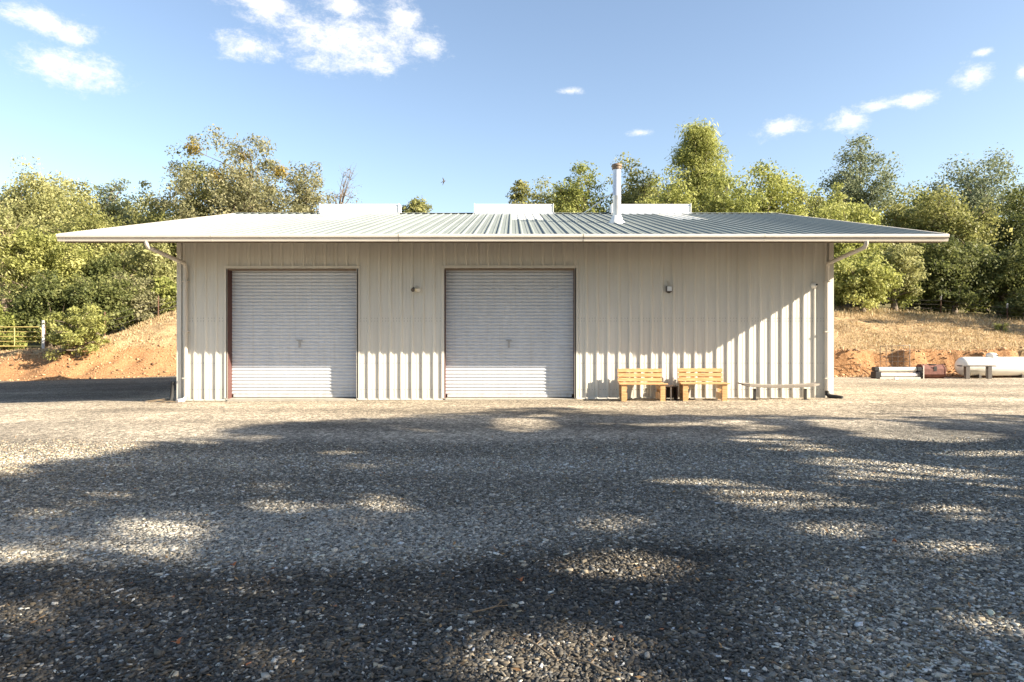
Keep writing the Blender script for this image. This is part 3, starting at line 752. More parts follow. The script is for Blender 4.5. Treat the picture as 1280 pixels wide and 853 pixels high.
pr = empty('roller_rack', (at(1121, 0, 28.6)[0], 28.6, gz(16.4, 28.6)), 'pair of pale metal rollers between black end blocks by the orange bank', 'equipment')
for zz, yy in ((.15, -.10), (.38, .02)):
    m = MB(); m.tube([(-.80, yy, zz), (.80, yy, zz)], .105, 16); m.build('roller', M['alu'], pr)
for sx in (-1, 1):
    m = MB(); m.box((sx*.90, -.02, .15), (.22, .42, .30), bevel=.03); m.box((sx*.90, .02, .40), (.18, .30, .18), bevel=.03); m.build('end_block', M['black'], pr)
m = MB(); m.box((.98, -.26, .28), (.03, .04, .56)); m.box((0, -.26, .035), (1.7, .03, .06)); m.build('side_frame', M['alu'], pr)
m = MB(); m.box((0, 0, .04), (.14, .14, .09), bevel=.02)
tag(m.build('concrete_block', M['white']), 'small white block on the gravel in front of the metal rollers', 'block').location = (at(1120, 0, 27.9)[0], 27.9, gz(15.9, 27.9))

bx = at(1163, 0, 28.8)[0]
br = empty('rusty_barrel', (bx, 28.8, gz(bx, 28.8)), 'rust brown octagonal barrel lying on its side next to the rollers', 'barrel')
m = MB(); n = 8
poly = [(.33*math.cos(2*PI*(k+.5)/n), .30+.31*math.sin(2*PI*(k+.5)/n)) for k in range(n)]
m.prism_x(poly, -.47, .47); m.build('drum', M['rust'], br)
for sx in (-1, 1):
    m = MB(); m.prism_x([(y*1.05, .30+(z-.30)*1.05) for y, z in poly], sx*.455-.02, sx*.455+.02); m.build('hoop', M['rust'], br)
m = MB(); m.box((.02, -.05, .595), (.24, .26, .03)); m.box((.02, -.295, .42), (.12, .04, .2)); m.build('hatch', M['black'], br)

wx0 = at(1101, 0, 29.2)[0]; wx1 = at(1138, 0, 29.2)[0]
wp = empty('welded_wire_grid', (wx0, 29.25, gz(wx0, 29.2)), 'thin dark welded wire panel standing before the orange bank', 'wire panel')
m = MB(); ww = wx1-wx0
m.tube([(0,0,0), (0,0,1.36), (ww,0,1.40), (ww,0,0)], .017, 6); m.build('frame', M['steel'], wp)
m = MB()
for k in range(1, 5): m.tube([(ww*k/5, 0, 0), (ww*k/5, 0, 1.36+.04*k/5)], .010, 5)
for k in range(1, 6): m.tube([(0, .008, 1.36*k/6), (ww, .008, 1.40*k/6)], .007, 5)
m.build('wire_mesh', M['steel'], wp)

# ------------------------------------------------------------------ left: gate, post, fence
gd = 38.6
gx0 = at(-45, 0, gd)[0]; gx1 = at(52, 0, gd)[0]; gzb = min(h1(gx1, gd), h1(gx0, gd))
zt_ = at(0, 409, gd)[2]
ga = empty('pipe_gate', (gx0, gd, 0), 'yellow tubular farm gate at the far left beside a white post', 'gate')
gw_ = gx1-gx0; zl = at(0, 433, gd)[2]
m = MB(); m.tube([(gw_, 0, zl), (gw_, 0, zt_-.18), (gw_-.06, 0, zt_-.05), (gw_-.2, 0, zt_), (.2, 0, zt_), (.06, 0, zt_-.05), (0, 0, zt_-.18), (0, 0, zl), (gw_, 0, zl)], .03, 8); m.build('frame', M['yellow'], ga)
for k in range(1, 4):
    m = MB(); zz = zl+(zt_-zl)*k/4; m.tube([(0, 0, zz), (gw_, 0, zz)], .022, 6); m.build('rail', M['yellow'], ga)
for px in (18, -20):
    m = MB(); xx = at(px, 0, gd)[0]-gx0; m.tube([(xx, 0, zl), (xx, 0, zt_)], .028, 6); m.build('upright', M['yellow'], ga)
x = at(54, 0, 38.2)[0]; zb = h1(x, 38.2)
m = MB(); m.tube([(x, 38.2, zb-.2), (x, 38.2, at(0, 402, 38.2)[2])], .075, 12); m.lathe([(.085, 0), (.085, .03), (.04, .06), (0, .065)], (x, 38.2, at(0, 402, 38.2)[2]), 'z', 12)
tag(m.build('gate_post', M['post']), 'white round post at the end of the yellow gate', 'post')
def fence(label, posts, tips=False):
    f = empty('wire_fence', (0, 0, 0), label, 'fence', 'wire fences below the trees')
    P_ = []
    for (px, pt, d, ph) in posts:
        x, y, z = at(px, pt, d); zb = h1(x, y); P_.append((x, y, z, zb))
        m = MB(); m.box((x, y, (zb+z-.0)/2), (.05, .05, z-zb+.3), bevel=.008); m.box((x, y-.025, (zb+z)/2), (.02, .05, z-zb+.3)); po = m.build('fence_post', M['tpost'], f)
        if tips: m = MB(); m.box((x, y, z+.08), (.07, .07, .30), bevel=.008); m.build('post_tip', M['post'], po)
    for k in range(3):
        m = MB()
        for (a, b) in zip(P_, P_[1:]):
            q = lambda p, u: p[3]+(p[2]-p[3])*u
            u = .35+.28*k; m.tube([(a[0], a[1]-.04, q(a, u)), ((a[0]+b[0])/2, (a[1]+b[1])/2-.04, (q(a, u)+q(b, u))/2-.03), (b[0], b[1]-.04, q(b, u))], .0045, 4)
        m.build('wire', M['wire'], f)
    return f
fence('rusty post and wire fence on the left slope behind the green bush', [(56, 407, 38.4, 0), (131, 393, 40.5, 0), (198, 373, 44.5, 0), (250, 362, 47, 0)])
fence('white tipped fence posts under the dark trees on the right slope', [(1080, 372, 43, 0), (1176, 374, 42.5, 0), (1259, 384, 41.5, 0), (1345, 392, 41, 0)], True)

# ------------------------------------------------------------------ trees
def skeleton_tube(mb, pts, radii, n=6): mb.tube(pts, radii, n, True, False)

def sun_patch_mask(gx, gd):
    """ground points to leave sunlit: leaves shading them are cut from the unseen shade trees"""
    na = .06 + .34*np.clip((gd-4)/9, 0, 1)
    gx = gx + na*fbm(gx*1.3, gd*1.3, 81, 3); gd = gd + na*fbm(gx*1.3, gd*1.3, 85, 3)
    gds = np.maximum(gd, 2.2)
    px = 640 + gx/gds*F; py = 426.5 + CAM_Z/gds*F
    bx = [-400,0,120,240,280,350,430,500,600,640,700,760,800,900,1000,1100,1180,1280,1600]
    by = [660,592,570,546,538,528,522,519,515,511,510,515,520,518,514,513,519,523,530]
    out = py < np.interp(px, bx, by)
    spots = [(650,531,32,8),(320,545,24,3),(445,565,26,3),(455,581,34,5),(355,605,38,7),(320,612,18,6),(345,630,38,10),(440,632,58,12),(475,645,50,11),(215,652,64,13),(30,645,34,8),(25,688,34,13),(530,537,18,3),(540,750,42,24),(370,815,64,24),(525,840,44,16),(610,825,50,27),
      (665,535,28,6),(940,537,24,4),(965,550,50,5),(1075,533,66,7),(1160,546,86,7),(1040,580,40,6),(1140,592,115,10),(1065,605,54,9),(1255,617,44,8),(865,608,54,7),(960,625,64,14),(760,657,34,8),(1030,662,44,9),(1190,645,44,7),(780,705,64,11),(1180,690,64,9),(715,825,105,30),(1265,785,34,16),(900,530,28,3),(825,532,34,3),(1220,570,50,4),(1000,562,40,4)]
    weak = [(310,735,40,16),(55,760,34,16),(830,730,64,15),(1050,725,64,15),(670,790,44,13),(1040,810,64,22),(1120,632,60,6),(900,585,40,6),(560,600,50,8),(1200,665,50,8),(150,620,60,8)]
    r = np.random.RandomState(8).rand(len(px))
    def inside(a, b, c, e):
        cd = CAM_Z*F/(b-426.5); cx = (a-640)/F*cd
        mg = .16 if a > 640 else .06
        hx = c/F*cd + mg*1.3; hd = e*cd*cd/(F*CAM_Z) + mg
        return ((gx-cx)/hx)**2 + ((gd-cd)/hd)**2 < 1
    for q in spots: out |= inside(*q) & (r < (1.1 if q[0] > 640 else .90))
    for q in weak: out |= inside(*q) & (r < .74)
    out |= (fbm(gx*2.1, gd*1.6, 95, 2) > .40) & (r < .9)
    return out & (gd > 2.4)
def leaves_mesh(name, centres, rc, per, leaf, cols, parent, rng, flat=.7, trans=.45, tint_c=None, out_c=None, needle=1.0, gaps=None):
    per = int(per*1.8); leaf = leaf*.74
    nC = len(centres); n = nC*per
    ci = np.repeat(np.arange(nC), per)
    off = rng.randn(n, 3); off /= np.linalg.norm(off, axis=1)[:, None]
    off *= (rng.rand(n)**.45)[:, None]*rc[ci][:, None]; off[:, 2] *= flat
    p = centres[ci] + off
    if gaps is not None:  # drops leaves so that chosen sun patches fall on the yard
        keep = ~sun_patch_mask(p[:, 0]+gaps[0] - 1.9*(p[:, 2]+gaps[2]), p[:, 1]+gaps[1] + .7143*(p[:, 2]+gaps[2]))
        ci, off, p = ci[keep], off[keep], p[keep]; n = len(p)
    nrm = off/ (np.linalg.norm(off, axis=1)[:, None]+1e-6)*.7 + rng.randn(n, 3)*.65 + np.array([0, 0, .35])
    nrm /= np.linalg.norm(nrm, axis=1)[:, None]
    t = np.cross(nrm, rng.randn(n, 3)); t /= np.linalg.norm(t, axis=1)[:, None]
    b = np.cross(nrm, t)
    s = leaf*np.exp(.3*rng.randn(n))[:, None]
    w = s*.62/needle; l = s*needle
    V = np.stack([p-t*l, p+b*w*.9-t*l*.1, p+t*l, p-b*w*.9+t*l*.1], 1).reshape(-1, 3)
    tc = .5+.16*rng.randn(nC) if tint_c is None else tint_c
    tint = np.clip(tc[ci] + .17*rng.randn(n), 0, 1)
    return np_mesh(name, V, np.arange(4*n).reshape(-1, 4), leaf_mat(cols, trans), parent, attrs={'tint': np.repeat(tint, 4)})

PAL = {
 'pale':   ((.179, .190, .073), (.347, .347, .146), (.515, .493, .246)),
 'olive':  ((.117, .130, .044), (.247, .254, .085), (.403, .384, .156)),
 'grey':   ((.125, .128, .065), (.24, .235, .12), (.37, .34, .20)),
 'yellow': ((.17, .185, .045), (.33, .35, .10), (.49, .49, .19)),
 'bright': ((.16, .175, .048), (.31, .32, .10), (.47, .465, .18)),
 'dark':   ((.058, .075, .026), (.130, .150, .049), (.240, .247, .091)),
 'blue':   ((.098, .124, .075), (.202, .234, .137), (.338, .364, .215)),
 'mid':    ((.111, .130, .036), (.234, .260, .072), (.390, .397, .130)),
 'bare':   ((.179, .146, .106), (.291, .246, .179), (.403, .336, .246)),
}
def tree(name, label, px, top, hw, d, pal, seed, kind='round', dens=1.0, leaf=.15, cb=.12, per=46, bark='bark', lean=0.0, clump=None, cat='tree', group='trees on the hillside behind the building', world=None, trans=.45, lobes=8, nc=None, gaps=False, lr0=.22, rough=.42):
    rng = np.random.RandomState(seed)
    if world: x, y, ztop, R = world
    else:
        x, y, ztop = at(px, top, d); R = hw/F*d
    zb = h1(x, y) - .05
    Ht = ztop - zb
    root = empty(name, (x, y, zb), label, cat, group)
    # crown volume as lobes
    zc = Ht*(cb+1)/2; hz = Ht*(1-cb)/2
    nC = max(18, int(95*dens*(R*R*hz)**.40/2.2))
    if nc: nC = nc
    if clump is None: clump = .20*(R*R*hz)**(1/3)+.15
    if kind == 'cone':
        u = rng.rand(nC)**.8; zz = Ht*cb + u*(Ht*(1-cb)-clump*.4); rr = R*(1-u)**.85*np.sqrt(rng.rand(nC))*.95+.1*R; a = rng.rand(nC)*2*PI
        lay = .12*R*np.sin(zz*2.3+a*2)
        C = np.stack([(rr+lay)*np.cos(a), (rr+lay)*np.sin(a), zz], 1)
    else:
        # boughs: a full crown whose outline swells and dips, with tufts standing out of it
        o = rng.randn(nC, 3); o /= np.linalg.norm(o, axis=1)[:, None]
        az = np.arctan2(o[:, 1], o[:, 0]); ph = seed*1.7
        rad = .80 + rough*(.30*np.sin(az*2+ph+o[:, 2]*2.1) + .24*np.sin(az*3-ph*2+o[:, 2]*4.3) + .26*np.sin(o[:, 2]*6.5+ph+az))
        C = o*(rng.rand(nC)**.42*rad)[:, None]
        # leave some hollows
        for _ in range(lobes//3):
            h = rng.randn(3); h /= np.linalg.norm(h); h[1] = -abs(h[1])
            dd = np.linalg.norm(C-h*.72, axis=1); C = np.where((dd < .24)[:, None], C*.70, C)
        ex = (C[:, 0].max()-C[:, 0].min())/2; C[:, :2] *= 1.0/ex; C[:, 0] -= (C[:, 0].max()+C[:, 0].min())/2
        C[:, 2] = (C[:, 2]-C[:, 2].min())/(C[:, 2].max()-C[:, 2].min())*2-1
        C = C*np.array([R-clump*.5, R-clump*.5, hz-clump*.35]) + np.array([0, 0, zc])
    C[:, 0] += lean*(C[:, 2]/Ht)
    # trunk and limbs
    tr = MB(); r0 = .035*Ht**.9+.04
    tp = []; m_ = 7; wob = rng.randn(2)*.05*Ht
    th = Ht*(.84 if kind == 'cone' else .78)
    for i in range(m_+1):
        u = i/m_; tp.append(Vector((wob[0]*math.sin(u*3)*u + lean*u*u*th/Ht, wob[1]*math.sin(u*2.5)*u, u*th)))
    trad = [r0*(1.35 if i == 0 else 1)*(1-.86*i/m_) for i in range(m_+1)]
    skeleton_tube(tr, tp, trad, 8)
    order = rng.permutation(nC)[:min(nC, 10 if gaps else 30)]
    for k in order:
        c = Vector(C[k]); u = max(.18, min(.95, (c.z/th)*rng.uniform(.55, .85)))
        i = min(int(u*m_), m_-1); f = u*m_-i; s = tp[i].lerp(tp[i+1], f); rs_ = (trad[i]*(1-f)+trad[i+1]*f)*.55
        mid = s.lerp(c, .5) + Vector((rng.randn()*.06*R, rng.randn()*.06*R, .06*R if kind != 'cone' else -.02*R))
        rs_ = min(rs_, .16); skeleton_tube(tr, [s, mid, c], [rs_, rs_*.6, rs_*.18], 5)
        for _ in range(2 if kind != 'bare' else 6):
            e = c + Vector(rng.randn(3)*clump*.8); skeleton_tube(tr, [mid.lerp(c, .6), e], [rs_*.38, rs_*.08], 4)
    tr.build('trunk', M[bark], root)
    rc = clump*np.exp(.22*rng.randn(nC))
    leaves_mesh('crown', C, rc, per, leaf, PAL[pal], root, rng, flat=.72, trans=trans, needle=1.6 if kind == 'cone' else 1.0, gaps=(x, y, zb) if gaps else None)
    return root, C, rng

T = tree
# --- left of the building
T('pine_tree', 'tall pale green pine in the far left corner, highest of the left group', 38, 203, 62, 58, 'pale', 1, 'round', 1.25, .15, .10, 60)
T('pine_tree', 'slim pine with a bare tan trunk at the left picture edge', 8, 262, 26, 44, 'pale', 2, 'cone', .75, .12, .35, 34, 'palebark')
T('pine_tree', 'pale green pine between the tall corner pine and the sparse topped pine', 92, 222, 52, 62, 'pale', 3, 'round', 1.1, .15, .1, 56)
T('pine_tree', 'sparse dark topped pine above the left roof corner', 133, 226, 36, 64, 'blue', 4, 'round', .7, .15, .25, 44)
T('oak_tree', 'spreading oak with a leaning trunk just left of the left downspout', 140, 246, 66, 52, 'olive', 5, 'round', 1.3, .14, .14, 50, 'palebark', lean=-2.2)
T('pine_tree', 'pale rounded pine just left of the big mistletoe oak', 196, 230, 42, 63, 'pale', 6, 'round', 1.0, .15, .1, 56)
T('leafy_tree', 'bright yellow green tree behind the yellow gate', 62, 284, 54, 46, 'bright', 7, 'round', 1.2, .13, .30, 56)
T('leafy_tree', 'yellow green tree below the left end of the gutter', 190, 292, 36, 49, 'pale', 8, 'round', 1.1, .13, .08, 50)
T('oak_tree', 'low dark oak on the left slope above the green bush', 128, 318, 44, 47, 'dark', 9, 'round', 1.15, .12, .06, 50)
T('shrub', 'dark brown green shrub at the slope top beside the left wall corner', 172, 342, 34, 46, 'grey', 10, 'round', .9, .11, .03, 40, cat='shrub')
T('shrub', 'dark green thicket behind the white gate post', 62, 340, 50, 42.5, 'dark', 12, 'round', 1.2, .11, .02, 50, cat='shrub')
T('shrub', 'dark olive thicket right behind the bright bush on the bank', 122, 348, 46, 43, 'dark', 80, 'round', 1.1, .11, .02, 50, cat='shrub')
T('shrub', 'green thicket at the left picture edge above the gate', 4, 376, 34, 41, 'mid', 13, 'round', 1.1, .11, .02, 46, cat='shrub')
T('shrub', 'light green shrub hugging the left wall of the building', 215, 346, 22, 47, 'mid', 14, 'round', .9, .11, .02, 46, cat='shrub')
T('leafy_tree', 'shaded green tree deep behind the leaning oak', 95, 300, 50, 56, 'mid', 15, 'round', 1.2, .15, .04, 56)
T('leafy_tree', 'olive tree deep behind the yellow green tree at the left downspout', 200, 270, 46, 58, 'olive', 16, 'round', 1.2, .15, .04, 56)
T('leafy_tree', 'green tree deep behind the slim tan trunk', 10, 290, 48, 54, 'mid', 17, 'round', 1.1, .15, .04, 56)
root, C, rng = T('oak_tree', 'big grey green oak with ochre mistletoe rising behind the left part of the roof', 308, 160, 92, 60, 'grey', 18, 'round', .85, .14, .10, 60, lobes=14, clump=1.0, nc=360, rough=.20)
idx = [k for k in np.argsort(-C[:, 2])[:60] if C[k, 1] < 1.5][:0] or list(rng.permutation(np.argsort(-C[:, 2])[:70])[:9])
leaves_mesh('mistletoe', C[idx], np.full(len(idx), .72), 150, .10, ((.20, .135, .02), (.34, .235, .03), (.46, .33, .06)), root, rng, .9)
T('oak_tree', 'smaller ragged oak with a yellow tuft right of the big mistletoe oak', 384, 204, 30, 62, 'grey', 19, 'round', .62, .14, .2, 36, lobes=6)
T('bare_tree', 'nearly leafless small tree left of the first white ridge vent', 428, 212, 24, 64, 'bare', 20, 'bare', .5, .09, .25, 8, lobes=6)
T('pine_tree', 'single rounded dark pine top showing between the left and middle ridge vents', 517, 248, 21, 78, 'olive', 21, 'round', 1.2, .15, .3, 60, rough=.12)
T('pine_tree', 'hazy pale pine farthest back behind the left tree group', 66, 232, 64, 72, 'pale', 70, 'round', 1.3, .17, .05, 60)
T('leafy_tree', 'olive tree farthest back between the sparse pine and the rounded pine', 162, 248, 56, 70, 'olive', 71, 'round', 1.3, .17, .05, 60)
T('leafy_tree', 'green tree crown just left of the big mistletoe oak at the roof edge', 236, 252, 34, 66, 'mid', 72, 'round', 1.1, .16, .05, 56)
T('oak_tree', 'broad shadowy oak low behind the base of the big mistletoe oak', 330, 232, 80, 68, 'grey', 73, 'round', 1.2, .16, .05, 56)
T('oak_tree', 'blue green oak crown joined to the left side of the big mistletoe oak', 256, 186, 40, 61, 'olive', 81, 'round', .9, .14, .15, 50, lobes=8)
# --- middle and right
T('oak_tree', 'low airy oak between the stove pipe and the middle ridge vent', 704, 226, 44, 66, 'olive', 74, 'round', .9, .15, .1, 46)
T('oak_tree', 'grey green oak behind the stove pipe cap and the pointed pine', 812, 218, 44, 68, 'blue', 75, 'round', .9, .15, .1, 46)
T('leafy_tree', 'olive tree filling the gap left of the tall blue green oak', 1022, 246, 44, 60, 'olive', 76, 'round', 1.2, .15, .05, 56)
T('oak_tree', 'dull green oak farthest back behind the right roof tip', 1158, 232, 52, 66, 'mid', 77, 'round', 1.2, .16, .05, 56)
T('oak_tree', 'yellowish oak below the broad yellow green tree', 925, 240, 60, 57, 'bright', 78, 'round', 1.2, .14, .05, 56)
T('oak_tree', 'small dark oak top above the right end of the middle ridge vent', 650, 227, 15, 66, 'olive', 22, 'round', .8, .14, .3, 46)
T('oak_tree', 'blue green oak top beside the small dark one near the middle vent', 682, 228, 22, 68, 'blue', 23, 'round', .8, .14, .3, 46)
T('oak_tree', 'airy green oak left of the stove pipe', 722, 202, 46, 58, 'mid', 24, 'round', 1.05, .14, .15, 46, lobes=12, rough=.25)
T('oak_tree', 'airy oak with visible branches behind the stove pipe', 792, 197, 44, 60, 'olive', 25, 'round', .95, .14, .15, 44, lobes=12, rough=.25)
T('pine_tree', 'tall pointed yellow green pine right of the stove pipe', 874, 157, 62, 56, 'yellow', 26, 'cone', 1.35, .13, .12, 54)
T('leafy_tree', 'rounded ochre green tree at the foot of the pointed pine', 838, 212, 46, 52, 'yellow', 27, 'round', 1.1, .13, .1, 54)
T('oak_tree', 'dark green oak right below the pointed pine', 908, 222, 46, 49, 'mid', 28, 'round', 1.1, .13, .1, 54)
T('leafy_tree', 'broad yellow green tree over the right part of the roof', 962, 208, 52, 53, 'yellow', 29, 'round', 1.3, .13, .1, 58, lobes=10)
T('oak_tree', 'grey green oak top peeping behind the broad yellow tree', 1002, 234, 24, 64, 'blue', 30, 'round', .8, .14, .2, 46)
T('leafy_tree', 'small pointed yellow green tree left of the tall blue green oak', 1046, 229, 24, 52, 'yellow', 31, 'round', 1.0, .13, .1, 54)
T('oak_tree', 'tall blue green oak standing above the right end of the roof', 1075, 174, 46, 62, 'blue', 32, 'round', 1.0, .14, .25, 50, lobes=12, rough=.2)
T('leafy_tree', 'golden yellow tree just above the sloping right roof edge', 1062, 252, 52, 46, 'yellow', 33, 'round', 1.3, .12, .1, 58)
T('shrub', 'sunlit yellow shrub under the right eave beside the downspout', 1078, 312, 46, 41.5, 'yellow', 34, 'round', 1.2, .11, .05, 54, cat='shrub')
T('shrub', 'silvery green bush under the right tip of the eave', 1118, 296, 32, 43, 'pale', 35, 'round', 1.1, .11, .15, 54, cat='shrub')
T('oak_tree', 'olive oak behind the right roof tip', 1136, 238, 48, 52, 'olive', 36, 'round', 1.2, .13, .1, 56)
T('oak_tree', 'dark oak right of the roof tip', 1190, 236, 54, 49, 'olive', 37, 'round', 1.25, .13, .1, 56)
T('oak_tree', 'airy blue green oak rising on the far right skyline', 1228, 192, 66, 62, 'blue', 38, 'round', .85, .14, .2, 46, lobes=14, rough=.25)
T('oak_tree', 'green oak cut by the right picture edge', 1278, 236, 48, 50, 'dark', 39, 'round', 1.2, .13, .08, 56)
T('oak_tree', 'very dark low oak above the two white tipped fence posts', 1172, 296, 56, 45.5, 'dark', 40, 'round', 1.3, .12, .04, 56)
T('oak_tree', 'dark low oak at the right picture edge above the propane tank', 1250, 300, 58, 45, 'dark', 41, 'round', 1.3, .12, .04, 56)
T('shrub', 'low green shrub at the slope top near the building', 1052, 352, 22, 43, 'mid', 42, 'round', .9, .11, .02, 46, cat='shrub')
T('shrub', 'dark round shrub beside the left white tipped fence post', 1192, 350, 30, 43.5, 'dark', 43, 'round', 1.0, .11, .02, 50, cat='shrub')
T('shrub', 'low dark shrub right of the last fence post', 1275, 372, 22, 42, 'dark', 44, 'round', .9, .11, .02, 46, cat='shrub')
T('shrub', 'low green shrub between the sunlit yellow shrub and the dark oaks', 1120, 352, 34, 44, 'mid', 45, 'round', 1.0, .11, .02, 46, cat='shrub')
T('oak_tree', 'shaded oak deep behind the dark low oaks', 1215, 285, 66, 54, 'mid', 46, 'round', 1.2, .15, .04, 56)
T('leafy_tree', 'olive tree deep behind the sunlit yellow shrub', 1090, 290, 50, 55, 'olive', 47, 'round', 1.2, .15, .04, 56)
# plants on the slopes
T('bush', 'bright green leafy bush on the orange bank beside the gate', 98, 382, 38, 36.8, 'bright', 50, 'round', 1.0, .085, .02, 60, cat='bush', group=None, clump=.34, lobes=9)
T('small_plant', 'tiny yellow green plant on the dry slope above the propane tank', 0, 0, 0, 0, 'bright', 51, 'round', .4, .05, .02, 20, cat='plant', group=None, clump=.12, lobes=4, world=(at(1252, 0, 36)[0], 36, h1(at(1252, 0, 36)[0], 36)+.42, .3))
# trees outside the frame whose shade falls on the yard and slope
SH = 'trees standing right of the frame'
def shade(seed, x, y, top, R, nc, cb, clump, per=80, leaf=.22, lobes=10, label='', gaps=True):
    T('oak_tree', label, 0, 0, 0, 0, 'mid', seed, 'round', 1, leaf, cb, per, clump=clump, world=(x, y, top, R), group=SH, trans=.15, lobes=lobes, nc=nc, gaps=gaps)
shade(60, 20.0, -2.0, 14.5, 6.0, 190, .25, 1.2, label='large shade oak outside the frame, nearest the camera side')
shade(61, 20.5, 5.2, 13.2, 4.6, 150, .25, 1.1, label='shade oak outside the frame, right of the yard middle')
shade(62, 28.0, 3.0, 12.0, 5.2, 150, .2, 1.1, label='shade oak outside the frame, casting streaks to the right')
shade(63, 13.0, -9.0, 12.5, 5.5, 130, .2, 1.2, label='shade oak behind and right of the camera')
shade(64, 27.5, 9.5, 9.8, 3.6, 90, .2, .9, label='small shade oak outside the frame near the tank end of the yard')
shade(67, 20.5, 1.5, 15.5, 4.2, 110, .3, 1.1, label='tallest shade oak outside the frame, behind the large one')
shade(69, 17.3, 2.6, 12.2, 3.8, 110, .25, 1.05, label='shade oak outside the frame, standing closest to the camera view')
shade(68, 34.0, 4.0, 11.0, 4.8, 120, .15, 1.1, label='shade oak outside the frame, farthest to the right')
shade(65, 43.0, 32.5, 14.0, 5.0, 80, .1, 1.1, label='shade oak beyond the right picture edge on the slope', gaps=False)
shade(66, 47.0, 38.5, 14.0, 6.0, 90, .1, 1.1, label='second shade oak beyond the right picture edge, higher on the slope', gaps=False)

# ------------------------------------------------------------------ bird, twigs, leaves
bx_, by_, bz_ = at(555, 227, 45)
m = MB()
m.tube([(-.16, 0, -.02), (-.10, 0, 0), (0, 0, .015), (.09, 0, .012), (.13, 0, .0)], [.006, .03, .045, .032, .008], 8)
for s in (-1, 1):
    m.add([(.05, s*.03, .02), (-.06, s*.03, .015), (-.06, s*.15, .05), (.02, s*.15, .06), (-.10, s*.31, .03), (-.07, s*.30, .04),
           (.05, s*.03, .012), (-.06, s*.03, .007), (-.06, s*.15, .042), (.02, s*.15, .05)], [(0,1,2,3), (3,2,4,5), (6,9,8,7), (9,5,4,8)])
m.add([(-.14, -.01, -.015), (-.14, .01, -.015), (-.24, .04, -.02), (-.24, -.04, -.02)], [(0,1,2,3)])
b = m.build('bird', M['bird']); tag(b, 'small dark bird flying in the sky above the roof', 'bird'); b.location = (bx_, by_, bz_); b.rotation_euler = (math.radians(-48), math.radians(-20), math.radians(25))

def gp(px, py):
    d = CAM_Z*F/(py-426.5); return (px-640)/F*d, d
rnd = random.Random(4)
for px, py, ln, ang, lab in ((618, 764, .26, .35, 'thin dry twig on the dark gravel near the lower middle'), (738, 836, .30, 2.5, 'dry twig in the sun patch at the bottom right of centre'), (668, 812, .34, 2.3, 'long thin twig beside the bottom sun patch'), (1192, 818, .22, 1.9, 'short forked twig among pale pebbles at the lower right'), (1238, 846, .18, .1, 'pale stick at the bottom right corner')):
    x, y = gp(px, py); z = h1(x, y)+.022
    m = MB(); pts = [(x+math.cos(ang)*ln*(u-.5)+rnd.uniform(-.012, .012), y+math.sin(ang)*ln*(u-.5)*1.3+rnd.uniform(-.012, .012), z+rnd.uniform(0, .012)) for u in (0, .25, .5, .75, 1)]
    m.tube(pts, [.006, .0055, .005, .004, .002], 6); p = pts[2]; m.tube([p, (p[0]+.04, p[1]+.06, z+.02)], [.004, .0015], 5)
    tag(m.build('twig', M['twig']), lab, 'twig', 'twigs on the gravel')
for px, py, lab in ((221, 806, 'reddish fallen leaf on the dark gravel at the lower left'), (650, 729, 'orange fallen leaf at the centre of the dark gravel'), (1118, 683, 'orange fallen leaf in the pebbles at the right'), (291, 710, 'yellow fallen leaf at the edge of the pebble belt left of centre')):
    x, y = gp(px, py); z = h1(x, y)+.03; m = MB(); s = .035; a = rnd.uniform(0, 6)
    out = []
    for k in range(10):
        t = 2*PI*k/10; r_ = s*(1.0 if k in (0, 5) else .55)*rnd.uniform(.9, 1.1); out.append((x+r_*math.cos(t+a), y+r_*math.sin(t+a), z+.012*math.cos(2*t)))
    m.add([(x, y, z-.006)] + out, [(0, k+1, (k+1) % 10+1) for k in range(10)])
    tag(m.build('fallen_leaf', M['deadleaf']), lab, 'leaf', 'fallen leaves on the gravel')
# sticks by the left wall corner
for k, (px, py, ln, ang) in enumerate(((205, 500.5, .9, .1), (198, 507, .5, -.05), (212, 504, .6, .25))):
    d = 18.85-.4*k; x = (px-640)/F*d; z = h1(x, d)+.03
    m = MB(); m.tube([(x-ln/2, d-ln*.15, z), (x, d, z+.05), (x+ln/2, d+ln*.15, z+.01)], [.012, .014, .008], 6)
    tag(m.build('stick', M['twig']), 'dry stick lying on the gravel at the left wall corner', 'stick', 'sticks at the left wall corner')

# ------------------------------------------------------------------ light, sky, camera
to_sun = Vector((5.32, -2.0, 2.80)).normalized()
elev = math.asin(to_sun.z); azim = math.atan2(to_sun.x, to_sun.y)
sun = bpy.data.lights.new('sun', 'SUN'); sun.energy = 5.0; sun.angle = math.radians(.55); sun.color = (1, .92, .79)
so_ = bpy.data.objects.new('sun', sun); COL.objects.link(so_); so_.rotation_euler = to_sun.to_track_quat('Z', 'Y').to_euler(); so_.location = (40, -20, 30)

w = bpy.data.worlds.new('World'); sc.world = w; w.use_nodes = True; nt = w.node_tree
bg = nt.nodes['Background']
sky = N(nt, 'ShaderNodeTexSky', sky_type='NISHITA'); sky.sun_disc = False; sky.sun_elevation = elev; sky.sun_rotation = azim
sky.air_density = 1.0; sky.dust_density = .9; sky.ozone_density = 1.5
SKY_STRENGTH = .10
bg.inputs['Strength'].default_value = SKY_STRENGTH
tc = N(nt, 'ShaderNodeTexCoord')
ns = N(nt, 'ShaderNodeTexNoise'); ns.inputs['Scale'].default_value = 20; ns.inputs['Detail'].default_value = 9; ns.inputs['Roughness'].default_value = .76; ns.inputs['Distortion'].default_value = .15
mpn = N(nt, 'ShaderNodeMapping'); mpn.inputs['Scale'].default_value = (1, 1, 1.7); L(nt, tc.outputs['Generated'], mpn.inputs['Vector']); L(nt, mpn.outputs['Vector'], ns.inputs['Vector'])
def cdir(px, py): return Vector(((px-640)/F, 1, (426.5-py)/F)).normalized()
